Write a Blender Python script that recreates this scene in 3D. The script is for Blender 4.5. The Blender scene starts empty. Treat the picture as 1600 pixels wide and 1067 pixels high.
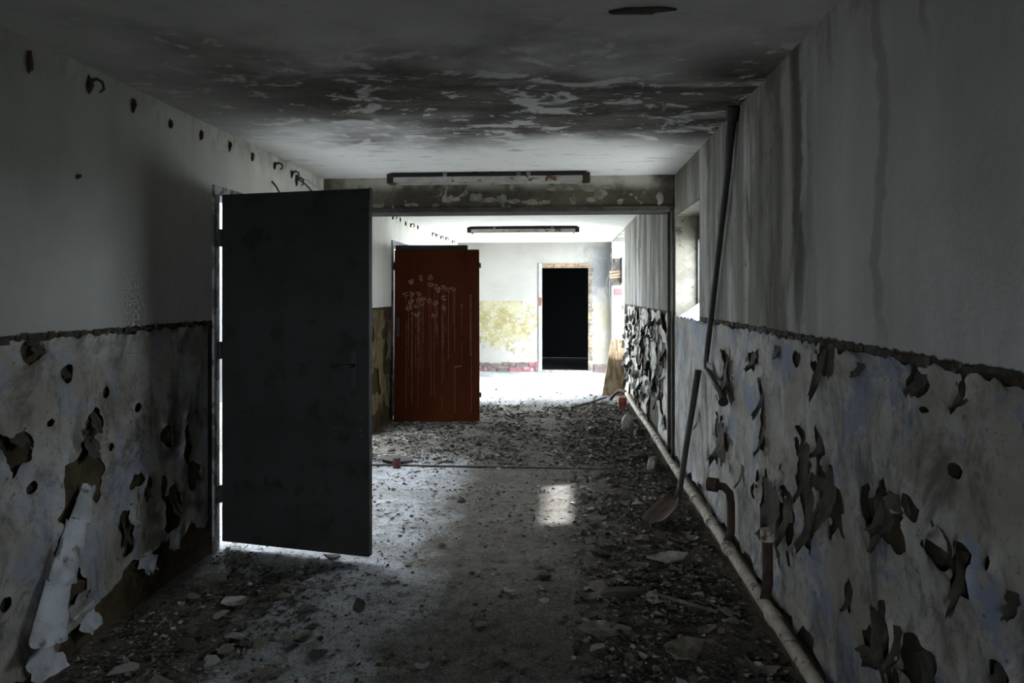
import bpy, bmesh, math, random
from mathutils import Vector, Matrix, noise
PI = math.pi
S = bpy.context.scene
COL = S.collection

# ------------------------------------------------------------------ camera
EYE = 1.48
YAW = math.atan(80 / 1100)
cd = bpy.data.cameras.new('camera')
cd.sensor_width = 36.0
cd.lens = 36.0 * 1100 / 1600
cd.shift_x = 0.0
cd.shift_y = -(533.5 - 458) / 1600
cd.clip_start = 0.05
cam = bpy.data.objects.new('camera', cd)
cam.location = (0, 0, EYE)
cam.rotation_euler = (PI / 2, 0, YAW)
COL.objects.link(cam)
S.camera = cam

# ------------------------------------------------------------------ sky, sun, exposure
SKY = 1.0
w = bpy.data.worlds.new('overcast_sky')
S.world = w
w.use_nodes = True
bg = w.node_tree.nodes['Background']
bg.inputs['Color'].default_value = (0.79, 0.89, 1.0, 1)
bg.inputs['Strength'].default_value = SKY * 40.0
TAN_E = 1.55                       # sun height seen across the corridor
sd = bpy.data.lights.new('sun', 'SUN')
sd.energy = 19.0
sd.angle = math.radians(3.2)
sd.color = (0.90, 0.95, 1.0)
sun = bpy.data.objects.new('sun', sd)
sun.rotation_euler = Vector((-1.0, -0.24, -TAN_E)).to_track_quat('-Z', 'Y').to_euler()
sun.location = (8, 8, 12)
COL.objects.link(sun)


def portal(name, loc, direction, sx, sy):
    """a sampling guide in a window opening (gives no light of its own)"""
    d = bpy.data.lights.new(name, 'AREA')
    d.shape = 'RECTANGLE'
    d.size, d.size_y = sx, sy
    d.cycles.is_portal = True
    o = bpy.data.objects.new(name, d)
    o.location = loc
    o.rotation_euler = Vector(direction).to_track_quat('-Z', 'Z').to_euler()
    COL.objects.link(o)


S.view_settings.view_transform = 'Standard'
S.view_settings.look = 'None'
S.view_settings.gamma = 1.0
S.view_settings.use_curve_mapping = False
S.view_settings.exposure = 0.3
S.cycles.max_bounces = 10
S.cycles.diffuse_bounces = 6
S.cycles.sample_clamp_indirect = 6.0

# ------------------------------------------------------------------ room measures (metres)
XL, XR, HC = -2.0, 0.90, 2.437     # left wall, right wall, ceiling
YB, YF = -3.2, 13.30               # back end, far wall
TW = 0.25                          # right wall thickness
TL = 0.14                          # left wall thickness
DADO = 1.315
D1 = (3.93, 5.66, 2.07)            # doorways in the left wall: start, end, height; first one widened to admit light
DH = (6.10, 7.15, 2.07)  # hidden opening, added to feed the light patch on the floor
D2 = (8.14, 9.05, 2.07)
W1 = (4.74, 5.75, 1.28, 2.11)      # window in the right wall
WF = (10.45, 12.95, 0.0, 2.42)     # wide opening at the far right
LF = (10.1, 11.9, 0.0, 2.05)       # unseen opening at the far left, added to flood the far end with light
XROOM = -4.6

# ------------------------------------------------------------------ materials


class NT:
    def __init__(self, name):
        self.m = bpy.data.materials.new(name)
        self.m.use_nodes = True
        self.t = self.m.node_tree
        self.b = self.t.nodes['Principled BSDF']
        self.co = self.t.nodes.new('ShaderNodeTexCoord').outputs['Object']
        self._xyz = None

    def n(self, kind, **kw):
        x = self.t.nodes.new(kind)
        for k, v in kw.items():
            setattr(x, k, v)
        return x

    def l(self, a, b):
        self.t.links.new(a, b)

    def put(self, sock, v):
        if hasattr(v, 'is_linked'):
            self.l(v, sock)
        else:
            sock.default_value = v

    def xyz(self, i):
        if self._xyz is None:
            s = self.n('ShaderNodeSeparateXYZ')
            self.l(self.co, s.inputs[0])
            self._xyz = s
        return self._xyz.outputs[i]

    def scaled(self, sc, off=(0, 0, 0)):
        m = self.n('ShaderNodeMapping')
        m.inputs['Scale'].default_value = sc
        m.inputs['Location'].default_value = off
        self.l(self.co, m.inputs['Vector'])
        return m.outputs[0]

    def noise(self, scale, detail=6, rough=0.6, vec=None, dist=0.0):
        x = self.n('ShaderNodeTexNoise')
        x.inputs['Scale'].default_value = scale
        x.inputs['Detail'].default_value = detail
        x.inputs['Roughness'].default_value = rough
        x.inputs['Distortion'].default_value = dist
        self.l(vec if vec is not None else self.co, x.inputs['Vector'])
        return x.outputs['Fac']

    def ramp(self, f, a, b, lo=0.0, hi=1.0):
        x = self.n('ShaderNodeMapRange')
        x.interpolation_type = 'SMOOTHSTEP'
        self.put(x.inputs['Value'], f)
        x.inputs['From Min'].default_value = a
        x.inputs['From Max'].default_value = b
        x.inputs['To Min'].default_value = lo
        x.inputs['To Max'].default_value = hi
        return x.outputs[0]

    def math(self, op, a, b=0.0):
        x = self.n('ShaderNodeMath', operation=op)
        self.put(x.inputs[0], a)
        self.put(x.inputs[1], b)
        return x.outputs[0]

    def mul(self, *a):
        r = a[0]
        for q in a[1:]:
            r = self.math('MULTIPLY', r, q)
        return r

    def mix(self, f, a, b):
        x = self.n('ShaderNodeMix', data_type='RGBA')
        self.put(x.inputs[0], f)
        for s, v in ((x.inputs[6], a), (x.inputs[7], b)):
            if hasattr(v, 'is_linked'):
                self.l(v, s)
            else:
                s.default_value = (*v, 1)
        return x.outputs[2]

    def done(self, color, rough=0.9, bump=None, dist=0.003, strength=1.0, spec=0.3, metal=0.0):
        if hasattr(color, 'is_linked'):
            self.l(color, self.b.inputs['Base Color'])
        else:
            self.b.inputs['Base Color'].default_value = (*color, 1)
        self.put(self.b.inputs['Roughness'], rough)
        self.b.inputs['Specular IOR Level'].default_value = spec
        self.b.inputs['Metallic'].default_value = metal
        if bump is not None:
            x = self.n('ShaderNodeBump')
            x.inputs['Strength'].default_value = strength
            x.inputs['Distance'].default_value = dist
            self.l(bump, x.inputs['Height'])
            self.l(x.outputs[0], self.b.inputs['Normal'])
        return self.m


def mottled(name, c1, c2, scale=6.0, rough=0.9, vec=(1, 1, 1), lo=0.4, hi=0.62, c3=None, s3=20, bump=0.002, spec=0.3, metal=0.0):
    m = NT(name)
    v = m.scaled(vec)
    f = m.ramp(m.noise(scale, 8, 0.62, v), lo, hi)
    c = m.mix(f, c1, c2)
    if c3:
        c = m.mix(m.ramp(m.noise(s3, 6, 0.6, v, 0.4), 0.56, 0.66), c, c3)
    return m.done(c, rough, m.noise(scale * 8, 6, 0.6, v), bump, 0.6, spec, metal)


def make_upper_wall(name, clean, mould, bare, streak0, streak1, near=0.0, lit_tone=None, bands=()):
    """limewashed wall: clean towards the viewer, run-stained further on; brown plaster below the dado line"""
    m = NT(name)
    zone = m.ramp(m.xyz(1), streak0, streak1, near, 1.0)
    run = m.ramp(m.noise(1.0, 4, 0.55, m.scaled((1, 3.4, 0.30)), 0.5), 0.32, 0.58)
    fine = m.ramp(m.noise(1.0, 5, 0.6, m.scaled((1, 9.0, 0.5), (2, 3, 5)), 0.5), 0.46, 0.68)
    c = m.mix(m.ramp(m.noise(1.6, 5, 0.6), 0.3, 0.7), clean, tuple(k * 0.82 for k in clean))
    if lit_tone:
        c = m.mix(m.ramp(m.xyz(1), 2.9, 5.2), c, lit_tone)  # paler colour stands in for stronger light further along the wall
    c = m.mix(m.mul(run, zone, 0.88), c, mould)
    c = m.mix(m.mul(fine, zone, 0.45), c, tuple(k * 0.6 for k in mould))
    big = m.ramp(m.noise(2.1, 8, 0.68, m.scaled((1, 1.5, 0.6), (3, 1, 7)), 0.5), 0.50, 0.64)
    c = m.mix(m.mul(big, zone, 0.75), c, tuple(k * 0.62 for k in mould))
    pale = m.ramp(m.noise(1.0, 6, 0.6, m.scaled((1, 7.0, 0.7), (9, 4, 1)), 0.4), 0.60, 0.68)
    c = m.mix(m.mul(pale, zone, 0.6), c, clean)
    for (yc, hw, amt, zlo) in bands:      # water runs with a place of their own
        yw = m.math('ADD', m.xyz(1), m.mul(m.math('SUBTRACT', m.noise(2.2, 5, 0.6, m.scaled((1, 0.4, 1))), 0.5), 0.35))
        dd = m.math('ABSOLUTE', m.math('SUBTRACT', yw, yc))
        c = m.mix(m.mul(m.ramp(dd, hw, hw * 0.35), amt, m.ramp(m.xyz(2), zlo, zlo + 0.3)), c, tuple(k * 0.55 for k in mould))
    top = m.mul(m.ramp(m.xyz(2), 2.22, 2.44), m.ramp(m.noise(4, 8, 0.7, m.scaled((1, 1, 0.6)), 0.4), 0.46, 0.62))
    c = m.mix(m.mul(top, 0.55), c, tuple(k * 0.8 for k in mould))
    spots = m.ramp(m.noise(22, 5, 0.6, m.scaled((1, 1.6, 0.55))), 0.655, 0.69)
    c = m.mix(m.mul(spots, zone), c, (0.03, 0.028, 0.024))
    bb = m.mix(m.ramp(m.noise(7, 8, 0.65), 0.4, 0.62), bare, tuple(k * 0.45 for k in bare))
    edge = m.math('ADD', m.xyz(2), m.mul(m.math('SUBTRACT', m.noise(22, 4, 0.6), 0.5), 0.035))
    c = m.mix(m.ramp(edge, DADO + 0.008, DADO + 0.014), bb, c)
    bmp = m.math('ADD', m.noise(55, 6, 0.6), m.mul(m.noise(9, 5, 0.6), 2.0))
    return m.done(c, 0.92, bmp, 0.004, 0.6, 0.2)


def make_dado(name, base, warm, blue, blue_amt=0.55):
    m = NT(name)
    c = m.mix(m.ramp(m.noise(2.6, 9, 0.68, None, 0.3), 0.36, 0.60), base, warm)
    c = m.mix(m.mul(m.ramp(m.noise(3.6, 9, 0.74, m.scaled((1, 1, 1), (4, 9, 2)), 0.3), 0.51, 0.58), blue_amt), c, blue)
    c = m.mix(m.mul(m.ramp(m.noise(5, 9, 0.74, m.scaled((1, 1, 0.6), (1, 5, 3)), 0.5), 0.46, 0.64), 0.85), c, tuple(k * 0.28 for k in warm))
    c = m.mix(m.mul(m.ramp(m.noise(30, 6, 0.7), 0.56, 0.68), 0.6), c, tuple(k * 0.35 for k in warm))
    c = m.mix(m.ramp(m.noise(60, 3, 0.5), 0.69, 0.74), c, (0.05, 0.045, 0.035))
    return m.done(c, 0.75, m.noise(70, 6, 0.6), 0.002, 0.6, 0.3)


M = {}
M['wall_left'] = make_upper_wall('limewash_left', (0.335, 0.325, 0.295), (0.23, 0.215, 0.175), (0.062, 0.044, 0.020), 20, 40, 0.12, (0.76, 0.73, 0.66))  # near tone dimmed and far tone raised to follow the light
M['wall_right'] = make_upper_wall('limewash_right', (0.44, 0.43, 0.41), (0.115, 0.109, 0.083), (0.052, 0.039, 0.023), 2.35, 2.95, 0.12, None, ((2.82, 0.075, 0.85, 1.3), (2.07, 0.05, 0.35, 1.2), (3.35, 0.10, 0.5, 1.3), (2.48, 0.03, 0.4, 2.1), (1.80, 0.025, 0.45, 2.0)))
M['dado_left'] = make_dado('dado_paint_left', (0.33, 0.32, 0.295), (0.215, 0.195, 0.155), (0.19, 0.225, 0.30))
M['dado_right'] = make_dado('dado_paint_right', (0.32, 0.31, 0.285), (0.20, 0.185, 0.15), (0.125, 0.155, 0.235), 0.75)
M['dado_flaky'] = make_dado('dado_paint_flaky', (0.50, 0.49, 0.46), (0.30, 0.28, 0.22), (0.3, 0.32, 0.36), 0.3)
M['dado_olive'] = make_dado('dado_paint_olive', (0.21, 0.165, 0.075), (0.14, 0.105, 0.045), (0.34, 0.30, 0.20), 0.5)
M['flake_back'] = mottled('flake_back', (0.022, 0.019, 0.014), (0.050, 0.043, 0.031), 14, 0.85)
M['flake_front'] = mottled('flake_front', (0.33, 0.34, 0.34), (0.22, 0.215, 0.19), 9, 0.8)


def make_ceiling():
    m = NT('mouldy_ceiling')
    y, x = m.xyz(1), m.xyz(0)
    wob = m.mul(m.math('SUBTRACT', m.noise(0.9, 4, 0.6), 0.5), 2.2)
    yy = m.math('ADD', y, wob)
    band = m.mul(m.ramp(yy, 2.45, 3.2), m.ramp(yy, 4.75, 3.9))
    band = m.mul(band, m.ramp(x, -2.2, -1.0, 0.25, 1.0))
    corner = m.mul(m.ramp(x, 0.1, 0.8), m.ramp(y, 2.5, 3.1), m.ramp(y, 4.9, 4.2))
    far = m.mul(m.ramp(y, 5.9, 6.25), m.ramp(y, 9.0, 7.0), m.ramp(x, -0.9, 0.5), 0.8)
    band = m.math('MAXIMUM', m.math('MAXIMUM', band, corner), far)
    smear = m.noise(2.3, 9, 0.66, m.scaled((0.55, 1.25, 1), (1.3, 0.2, 0)), 0.5)
    k = m.mul(band, m.ramp(smear, 0.22, 0.44))
    isl = m.ramp(m.noise(4.8, 8, 0.62, m.scaled((0.8, 1.0, 1), (2.3, 0.4, 0)), 0.7), 0.54, 0.62)
    isl = m.math('MAXIMUM', isl, m.ramp(m.noise(9, 5, 0.6, m.scaled((0.7, 1.2, 1), (5.3, 1.4, 0)), 0.4), 0.60, 0.67))
    k = m.mul(k, m.ramp(isl, 0.0, 1.0, 1.0, 0.22))
    specks = m.mul(m.ramp(m.noise(5.5, 9, 0.75, m.scaled((0.6, 2.0, 1), (3, 3, 0)), 0.4), 0.55, 0.68), 0.55)
    k = m.math('MAXIMUM', k, m.mul(specks, m.ramp(y, 2.2, 3.2, 0.25, 1.0)))
    c = m.mix(m.ramp(m.noise(1.3, 5, 0.6), 0.3, 0.7), (0.60, 0.585, 0.56), (0.50, 0.49, 0.47))
    c = m.mix(m.ramp(yy, 3.9, 4.7), c, (0.74, 0.72, 0.68))  # clean paint beyond the mould, paled further to brighten the lit part
    mould = m.mix(m.ramp(m.noise(4, 9, 0.72, m.scaled((0.6, 1.3, 1))), 0.36, 0.64), (0.035, 0.030, 0.024), (0.125, 0.112, 0.092))
    c = m.mix(k, c, mould)
    return m.done(c, 0.95, m.math('ADD', m.noise(45, 6, 0.6), m.mul(m.noise(6, 6, 0.6), 2.5)), 0.004, 0.6, 0.2)


M['ceiling'] = make_ceiling()


def make_floor():
    m = NT('concrete_dirt_and_light')
    x, y = m.xyz(0), m.xyz(1)
    c = m.mix(m.ramp(m.noise(2.2, 8, 0.65), 0.36, 0.62), (0.375, 0.385, 0.395), (0.25, 0.25, 0.245))  # pale cool base brightens and tints the doorway light patch
    c = m.mix(m.mul(m.ramp(m.noise(11, 9, 0.75), 0.50, 0.66), 0.8), c, (0.09, 0.080, 0.066))
    c = m.mix(m.mul(m.ramp(m.noise(30, 6, 0.7), 0.52, 0.66), 0.6), c, (0.07, 0.062, 0.05))
    # trodden brown dirt, with floor shade painted into it: down the right side, below the left wall, and between the two beams
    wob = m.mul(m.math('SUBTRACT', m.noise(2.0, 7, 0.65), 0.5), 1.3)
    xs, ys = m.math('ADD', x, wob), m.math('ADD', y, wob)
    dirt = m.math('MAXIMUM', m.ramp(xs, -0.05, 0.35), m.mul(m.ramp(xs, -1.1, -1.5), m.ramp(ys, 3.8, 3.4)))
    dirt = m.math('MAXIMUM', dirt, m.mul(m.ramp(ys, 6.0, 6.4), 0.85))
    dirt = m.math('MAXIMUM', dirt, m.mul(m.ramp(xs, -0.95, -0.6), 0.85))  # middle band browned to stand for shade beside the light patch
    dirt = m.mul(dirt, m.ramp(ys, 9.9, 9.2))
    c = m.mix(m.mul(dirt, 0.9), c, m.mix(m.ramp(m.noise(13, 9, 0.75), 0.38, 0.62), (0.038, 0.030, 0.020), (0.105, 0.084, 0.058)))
    grit = m.ramp(m.noise(85, 5, 0.7), 0.50, 0.60)
    c = m.mix(m.mul(grit, 0.55), c, (0.035, 0.029, 0.022))
    c = m.mix(m.mul(m.ramp(m.noise(70, 4, 0.65, m.scaled((1, 1, 1), (3, 8, 0))), 0.60, 0.68), 0.5), c, (0.42, 0.41, 0.39))
    return m.done(c, 1.0, m.math('ADD', m.noise(60, 8, 0.7), m.mul(m.noise(14, 6, 0.6), 1.5)), 0.010, 1.0, 0.0)


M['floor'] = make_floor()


def make_far_wall():
    m = NT('limewash_far')
    x, z = m.xyz(0), m.xyz(2)
    c = m.mix(m.ramp(m.noise(1.3, 5, 0.6), 0.3, 0.7), (0.26, 0.248, 0.222), (0.215, 0.204, 0.183))
    stain = m.mul(m.ramp(x, 0.1, 0.6), m.ramp(z, 1.15, 1.55), m.ramp(z, 2.47, 2.3), m.ramp(m.noise(3.5, 7, 0.65, None, 0.6), 0.34, 0.58))
    c = m.mix(m.mul(stain, 0.8), c, (0.115, 0.118, 0.125))
    ol = m.mul(m.ramp(x, 0.42, 0.5), m.ramp(z, 1.35, 1.2), m.ramp(m.noise(5, 7, 0.65), 0.3, 0.6))
    c = m.mix(m.mul(ol, 0.75), c, (0.20, 0.175, 0.115))
    return m.done(c, 0.92, m.noise(40, 6, 0.6), 0.003, 0.6, 0.2)


M['far'] = make_far_wall()


def make_olive_wash():
    m = NT('olive_wash')
    c = m.mix(m.ramp(m.noise(5, 9, 0.7), 0.4, 0.6), (0.165, 0.14, 0.06), (0.24, 0.22, 0.14))
    c = m.mix(m.ramp(m.noise(12, 8, 0.7), 0.56, 0.66), c, (0.31, 0.30, 0.27))
    return m.done(c, 0.85, m.noise(60, 6, 0.6), 0.003, 0.6, 0.3)


M['olive_wash'] = make_olive_wash()


def make_beam():
    m = NT('stained_beam_plaster')
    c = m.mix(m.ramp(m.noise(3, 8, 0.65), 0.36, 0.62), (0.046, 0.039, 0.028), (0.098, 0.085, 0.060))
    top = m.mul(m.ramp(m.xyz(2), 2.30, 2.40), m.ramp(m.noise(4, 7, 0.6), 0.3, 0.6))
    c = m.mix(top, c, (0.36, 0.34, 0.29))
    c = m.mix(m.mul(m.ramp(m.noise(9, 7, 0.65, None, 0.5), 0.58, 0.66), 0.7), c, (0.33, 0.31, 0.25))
    return m.done(c, 0.92, m.noise(50, 6, 0.6), 0.004, 0.7, 0.2)


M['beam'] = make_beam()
M['plain_plaster'] = mottled('plain_plaster', (0.5, 0.5, 0.49), (0.4, 0.4, 0.39), 2.0)
M['cutoff_plaster'] = mottled('cutoff_plaster', (0.16, 0.155, 0.15), (0.11, 0.105, 0.10), 2.0)
M['reveal'] = mottled('reveal_plaster', (0.15, 0.135, 0.105), (0.095, 0.085, 0.066), 5.0, c3=(0.05, 0.045, 0.035), s3=12)
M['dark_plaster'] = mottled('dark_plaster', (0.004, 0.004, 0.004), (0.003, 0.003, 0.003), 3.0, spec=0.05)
M['sill'] = mottled('sill_plaster', (0.34, 0.345, 0.36), (0.22, 0.225, 0.24), 18.0, bump=0.006)
M['grey_door'] = mottled('grey_door_paint', (0.030, 0.029, 0.027), (0.024, 0.023, 0.021), 3.5, 0.75, c3=(0.018, 0.017, 0.0155), s3=7, spec=0.15)
M['door_edge'] = mottled('door_edge_wood', (0.060, 0.050, 0.038), (0.03, 0.026, 0.02), 22, vec=(1, 1, 0.3))
M['brown_door'] = mottled('brown_door_paint', (0.048, 0.0108, 0.0027), (0.036, 0.0078, 0.0020), 2.0, 0.75, vec=(2, 1, 0.4), spec=0.06)
M['splash'] = mottled('dried_splash', (0.17, 0.095, 0.068), (0.085, 0.036, 0.022), 30, 0.85)
M['frame_steel'] = mottled('chipped_frame', (0.30, 0.30, 0.30), (0.09, 0.085, 0.08), 14, 0.7, vec=(1, 1, 0.6), lo=0.46, hi=0.54)
M['black_iron'] = mottled('black_iron', (0.018, 0.017, 0.016), (0.03, 0.026, 0.022), 18, 0.6, spec=0.4)
M['rusty'] = mottled('rusty_iron', (0.050, 0.028, 0.018), (0.022, 0.015, 0.012), 16, 0.85)
M['trim'] = mottled('trim_dark', (0.055, 0.050, 0.042), (0.03, 0.027, 0.023), 10)
M['pipe_paint'] = mottled('pipe_paint', (0.38, 0.34, 0.28), (0.25, 0.22, 0.17), 11, 0.8, c3=(0.07, 0.045, 0.03), s3=16)
M['tray'] = mottled('rusty_tray', (0.40, 0.38, 0.35), (0.30, 0.28, 0.25), 6, 0.7, c3=(0.10, 0.045, 0.025), s3=13)
M['concrete'] = mottled('concrete_lump', (0.24, 0.23, 0.21), (0.14, 0.13, 0.12), 9)
M['brick_tan'] = mottled('brick_tan', (0.22, 0.145, 0.085), (0.14, 0.09, 0.055), 12)
M['brick_grey'] = mottled('brick_limed', (0.18, 0.155, 0.12), (0.075, 0.063, 0.048), 12)
M['brick_pink'] = mottled('brick_pink', (0.20, 0.075, 0.08), (0.11, 0.045, 0.045), 11, c3=(0.28, 0.24, 0.23), s3=9)
M['brick_dark'] = mottled('brick_dark', (0.14, 0.10, 0.09), (0.08, 0.06, 0.055), 11)
M['brick_red'] = mottled('brick_red', (0.24, 0.075, 0.04), (0.13, 0.05, 0.03), 12)
M['mortar'] = mottled('mortar', (0.24, 0.22, 0.20), (0.13, 0.115, 0.10), 14)
M['board'] = mottled('weathered_board', (0.34, 0.26, 0.17), (0.17, 0.115, 0.065), 6, vec=(3, 3, 0.5))
M['white_wood'] = mottled('blue_white_jamb', (0.33, 0.35, 0.38), (0.22, 0.225, 0.23), 9, vec=(1, 1, 0.4))
M['red_plastic'] = mottled('red_plastic', (0.36, 0.03, 0.035), (0.24, 0.02, 0.022), 10, 0.5)
M['slat_wood'] = mottled('slat_wood', (0.12, 0.08, 0.05), (0.07, 0.045, 0.028), 10)
M['box_metal'] = mottled('burnt_box', (0.07, 0.058, 0.047), (0.025, 0.021, 0.018), 8)
M['red_tin'] = mottled('red_brown_tin', (0.075, 0.020, 0.015), (0.045, 0.013, 0.010), 10, 0.7)
M['lid'] = mottled('brown_lid', (0.05, 0.04, 0.032), (0.03, 0.025, 0.02), 8, 0.7)
M['chip_pale'] = mottled('chip_pale', (0.25, 0.24, 0.22), (0.13, 0.12, 0.105), 10)
M['chip_tan'] = mottled('chip_tan', (0.135, 0.118, 0.09), (0.07, 0.06, 0.045), 10)
M['chip_dark'] = mottled('chip_dark', (0.045, 0.039, 0.031), (0.022, 0.019, 0.016), 10)
M['ground'] = mottled('outdoor_ground', (0.25, 0.25, 0.23), (0.16, 0.17, 0.14), 1.0)
M['wire'] = mottled('black_wire', (0.02, 0.02, 0.02), (0.04, 0.035, 0.03), 10, 0.6)

# ------------------------------------------------------------------ builders


def obj(name, mesh, mat=None, parent=None):
    o = bpy.data.objects.new(name, mesh)
    COL.objects.link(o)
    if mat is not None and len(mesh.materials) == 0:
        for k in (mat if isinstance(mat, (list, tuple)) else [mat]):
            mesh.materials.append(M[k])
    if parent is not None:
        o.parent = parent
    return o


def tag(o, label, cat, group=None):
    o['label'] = label
    o['category'] = cat
    if group:
        o['group'] = group
    return o


def thing(name, label, cat, loc=(0, 0, 0), rotz=0.0, group=None):
    o = bpy.data.objects.new(name, None)
    o.empty_display_size = 0.05
    o.location = loc
    o.rotation_euler = (0, 0, rotz)
    COL.objects.link(o)
    return tag(o, label, cat, group)


def struct(o):
    o['kind'] = 'structure'
    return o


class MB:
    """collects shapes for ONE mesh"""

    def __init__(self):
        self.v, self.f, self.mi = [], [], []

    def add(self, v, f, mi=0):
        n = len(self.v)
        self.v += [tuple(p) for p in v]
        self.f += [tuple(i + n for i in q) for q in f]
        self.mi += [mi] * len(f)
        return self

    def box(self, a, b, mi=0):
        (x0, y0, z0), (x1, y1, z1) = a, b
        v = [(x0, y0, z0), (x1, y0, z0), (x1, y1, z0), (x0, y1, z0), (x0, y0, z1), (x1, y0, z1), (x1, y1, z1), (x0, y1, z1)]
        return self.add(v, [(0, 3, 2, 1), (4, 5, 6, 7), (0, 1, 5, 4), (1, 2, 6, 5), (2, 3, 7, 6), (3, 0, 4, 7)], mi)

    def tube(self, pts, r, n=10, caps=True, mi=0):
        pts = [Vector(p) for p in pts]
        rs = r if isinstance(r, (list, tuple)) else [r] * len(pts)
        t0 = (pts[1] - pts[0]).normalized()
        up = Vector((0, 0, 1)) if abs(t0.z) < 0.9 else Vector((0, 1, 0))
        a = t0.cross(up).normalized()
        V, Fc = [], []
        for i, p in enumerate(pts):
            if i == 0:
                t = t0
            elif i == len(pts) - 1:
                t = (pts[i] - pts[i - 1]).normalized()
            else:
                t = ((pts[i] - pts[i - 1]).normalized() + (pts[i + 1] - pts[i]).normalized()).normalized()
            a = (a - t * a.dot(t)).normalized()
            b = t.cross(a)
            for k in range(n):
                q = 2 * PI * k / n
                V.append(p + (a * math.cos(q) + b * math.sin(q)) * rs[i])
        for i in range(len(pts) - 1):
            for k in range(n):
                k2 = (k + 1) % n
                Fc.append((i * n + k, i * n + k2, (i + 1) * n + k2, (i + 1) * n + k))
        if caps:
            Fc.append(tuple(range(n - 1, -1, -1)))
            Fc.append(tuple((len(pts) - 1) * n + k for k in range(n)))
        return self.add(V, Fc, mi)

    def mesh(self, name='m', smooth=False):
        me = bpy.data.meshes.new(name)
        me.from_pydata(self.v, [], self.f)
        if any(self.mi):
            me.polygons.foreach_set('material_index', self.mi)
        if smooth:
            me.polygons.foreach_set('use_smooth', [True] * len(self.f))
        me.update()
        return me


def bevelled(mb, width, seg=2):
    me = mb.mesh()
    bm = bmesh.new()
    bm.from_mesh(me)
    bmesh.ops.remove_doubles(bm, verts=bm.verts, dist=1e-5)
    bmesh.ops.bevel(bm, geom=list(bm.edges), offset=width, segments=seg, affect='EDGES', profile=0.5)
    bm.to_mesh(me)
    bm.free()
    return me


def rough_box(a, b, amt, seed=0, cuts=2):
    """a box with worn, uneven faces (bricks, lumps)"""
    me = MB().box(a, b).mesh()
    bm = bmesh.new()
    bm.from_mesh(me)
    bmesh.ops.subdivide_edges(bm, edges=list(bm.edges), cuts=cuts, use_grid_fill=True)
    for v in bm.verts:
        p = v.co * 14 + Vector((seed * 3.1, seed * 1.7, seed))
        v.co += Vector((noise.noise(p), noise.noise(p + Vector((9, 0, 0))), noise.noise(p + Vector((0, 9, 0))))) * amt
    bm.to_mesh(me)
    bm.free()
    return me


def fbm(a, b, c=0.0, octv=4):
    return noise.fractal(Vector((a, b, c)), 1.0, 2.0, octv)


def wall_cells(axis, p0, p1, u0, u1, z0, z1, holes):
    """a wall slab between p0 and p1 on `axis`, with rectangular openings (u0,u1,z0,z1)"""
    us = sorted({u0, u1, *[h[0] for h in holes], *[h[1] for h in holes]})
    zs = sorted({z0, z1, *[h[2] for h in holes], *[h[3] for h in holes]})
    mb = MB()
    for i in range(len(us) - 1):
        for k in range(len(zs) - 1):
            cu, cz = (us[i] + us[i + 1]) / 2, (zs[k] + zs[k + 1]) / 2
            if any(h[0] < cu < h[1] and h[2] < cz < h[3] for h in holes):
                continue
            if axis == 'x':
                mb.box((p0, us[i], zs[k]), (p1, us[i + 1], zs[k + 1]))
            else:
                mb.box((us[i], p0, zs[k]), (us[i + 1], p1, zs[k + 1]))
    return mb


def sheet(fn, a0, a1, b0, b1, step, mask, lift):
    """a paint skin on a wall: kept where mask>0 (cut exactly along mask=0), standing off by lift"""
    na, nb = int((a1 - a0) / step) + 1, int((b1 - b0) / step) + 1
    A = [a0 + (a1 - a0) * i / na for i in range(na + 1)]
    B = [b0 + (b1 - b0) * k / nb for k in range(nb + 1)]
    val = [[mask(a, b) for b in B] for a in A]
    verts, faces, cache = [], [], {}

    def vid(key, a, b, m):
        if key not in cache:
            cache[key] = len(verts)
            verts.append(fn(a, b, lift(a, b, max(m, 0.0))))
        return cache[key]

    for i in range(na):
        for k in range(nb):
            quad = ((i, k), (i + 1, k), (i + 1, k + 1), (i, k + 1))
            ms = [val[p][q] for p, q in quad]
            if max(ms) <= 0:
                continue
            poly = []
            for j in range(4):
                p, q = quad[j], quad[(j + 1) % 4]
                m0, m1 = ms[j], ms[(j + 1) % 4]
                if m0 > 0:
                    poly.append(vid(p, A[p[0]], B[p[1]], m0))
                if (m0 > 0) != (m1 > 0):
                    t = m0 / (m0 - m1)
                    key = (min(p, q), max(p, q))
                    poly.append(vid(key, A[p[0]] + (A[q[0]] - A[p[0]]) * t, B[p[1]] + (B[q[1]] - B[p[1]]) * t, 0.0))
            if len(poly) >= 3:
                faces.append(tuple(poly))
    me = bpy.data.meshes.new('sheet')
    me.from_pydata(verts, [], faces)
    me.polygons.foreach_set('use_smooth', [True] * len(faces))
    me.update()
    return me


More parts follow.
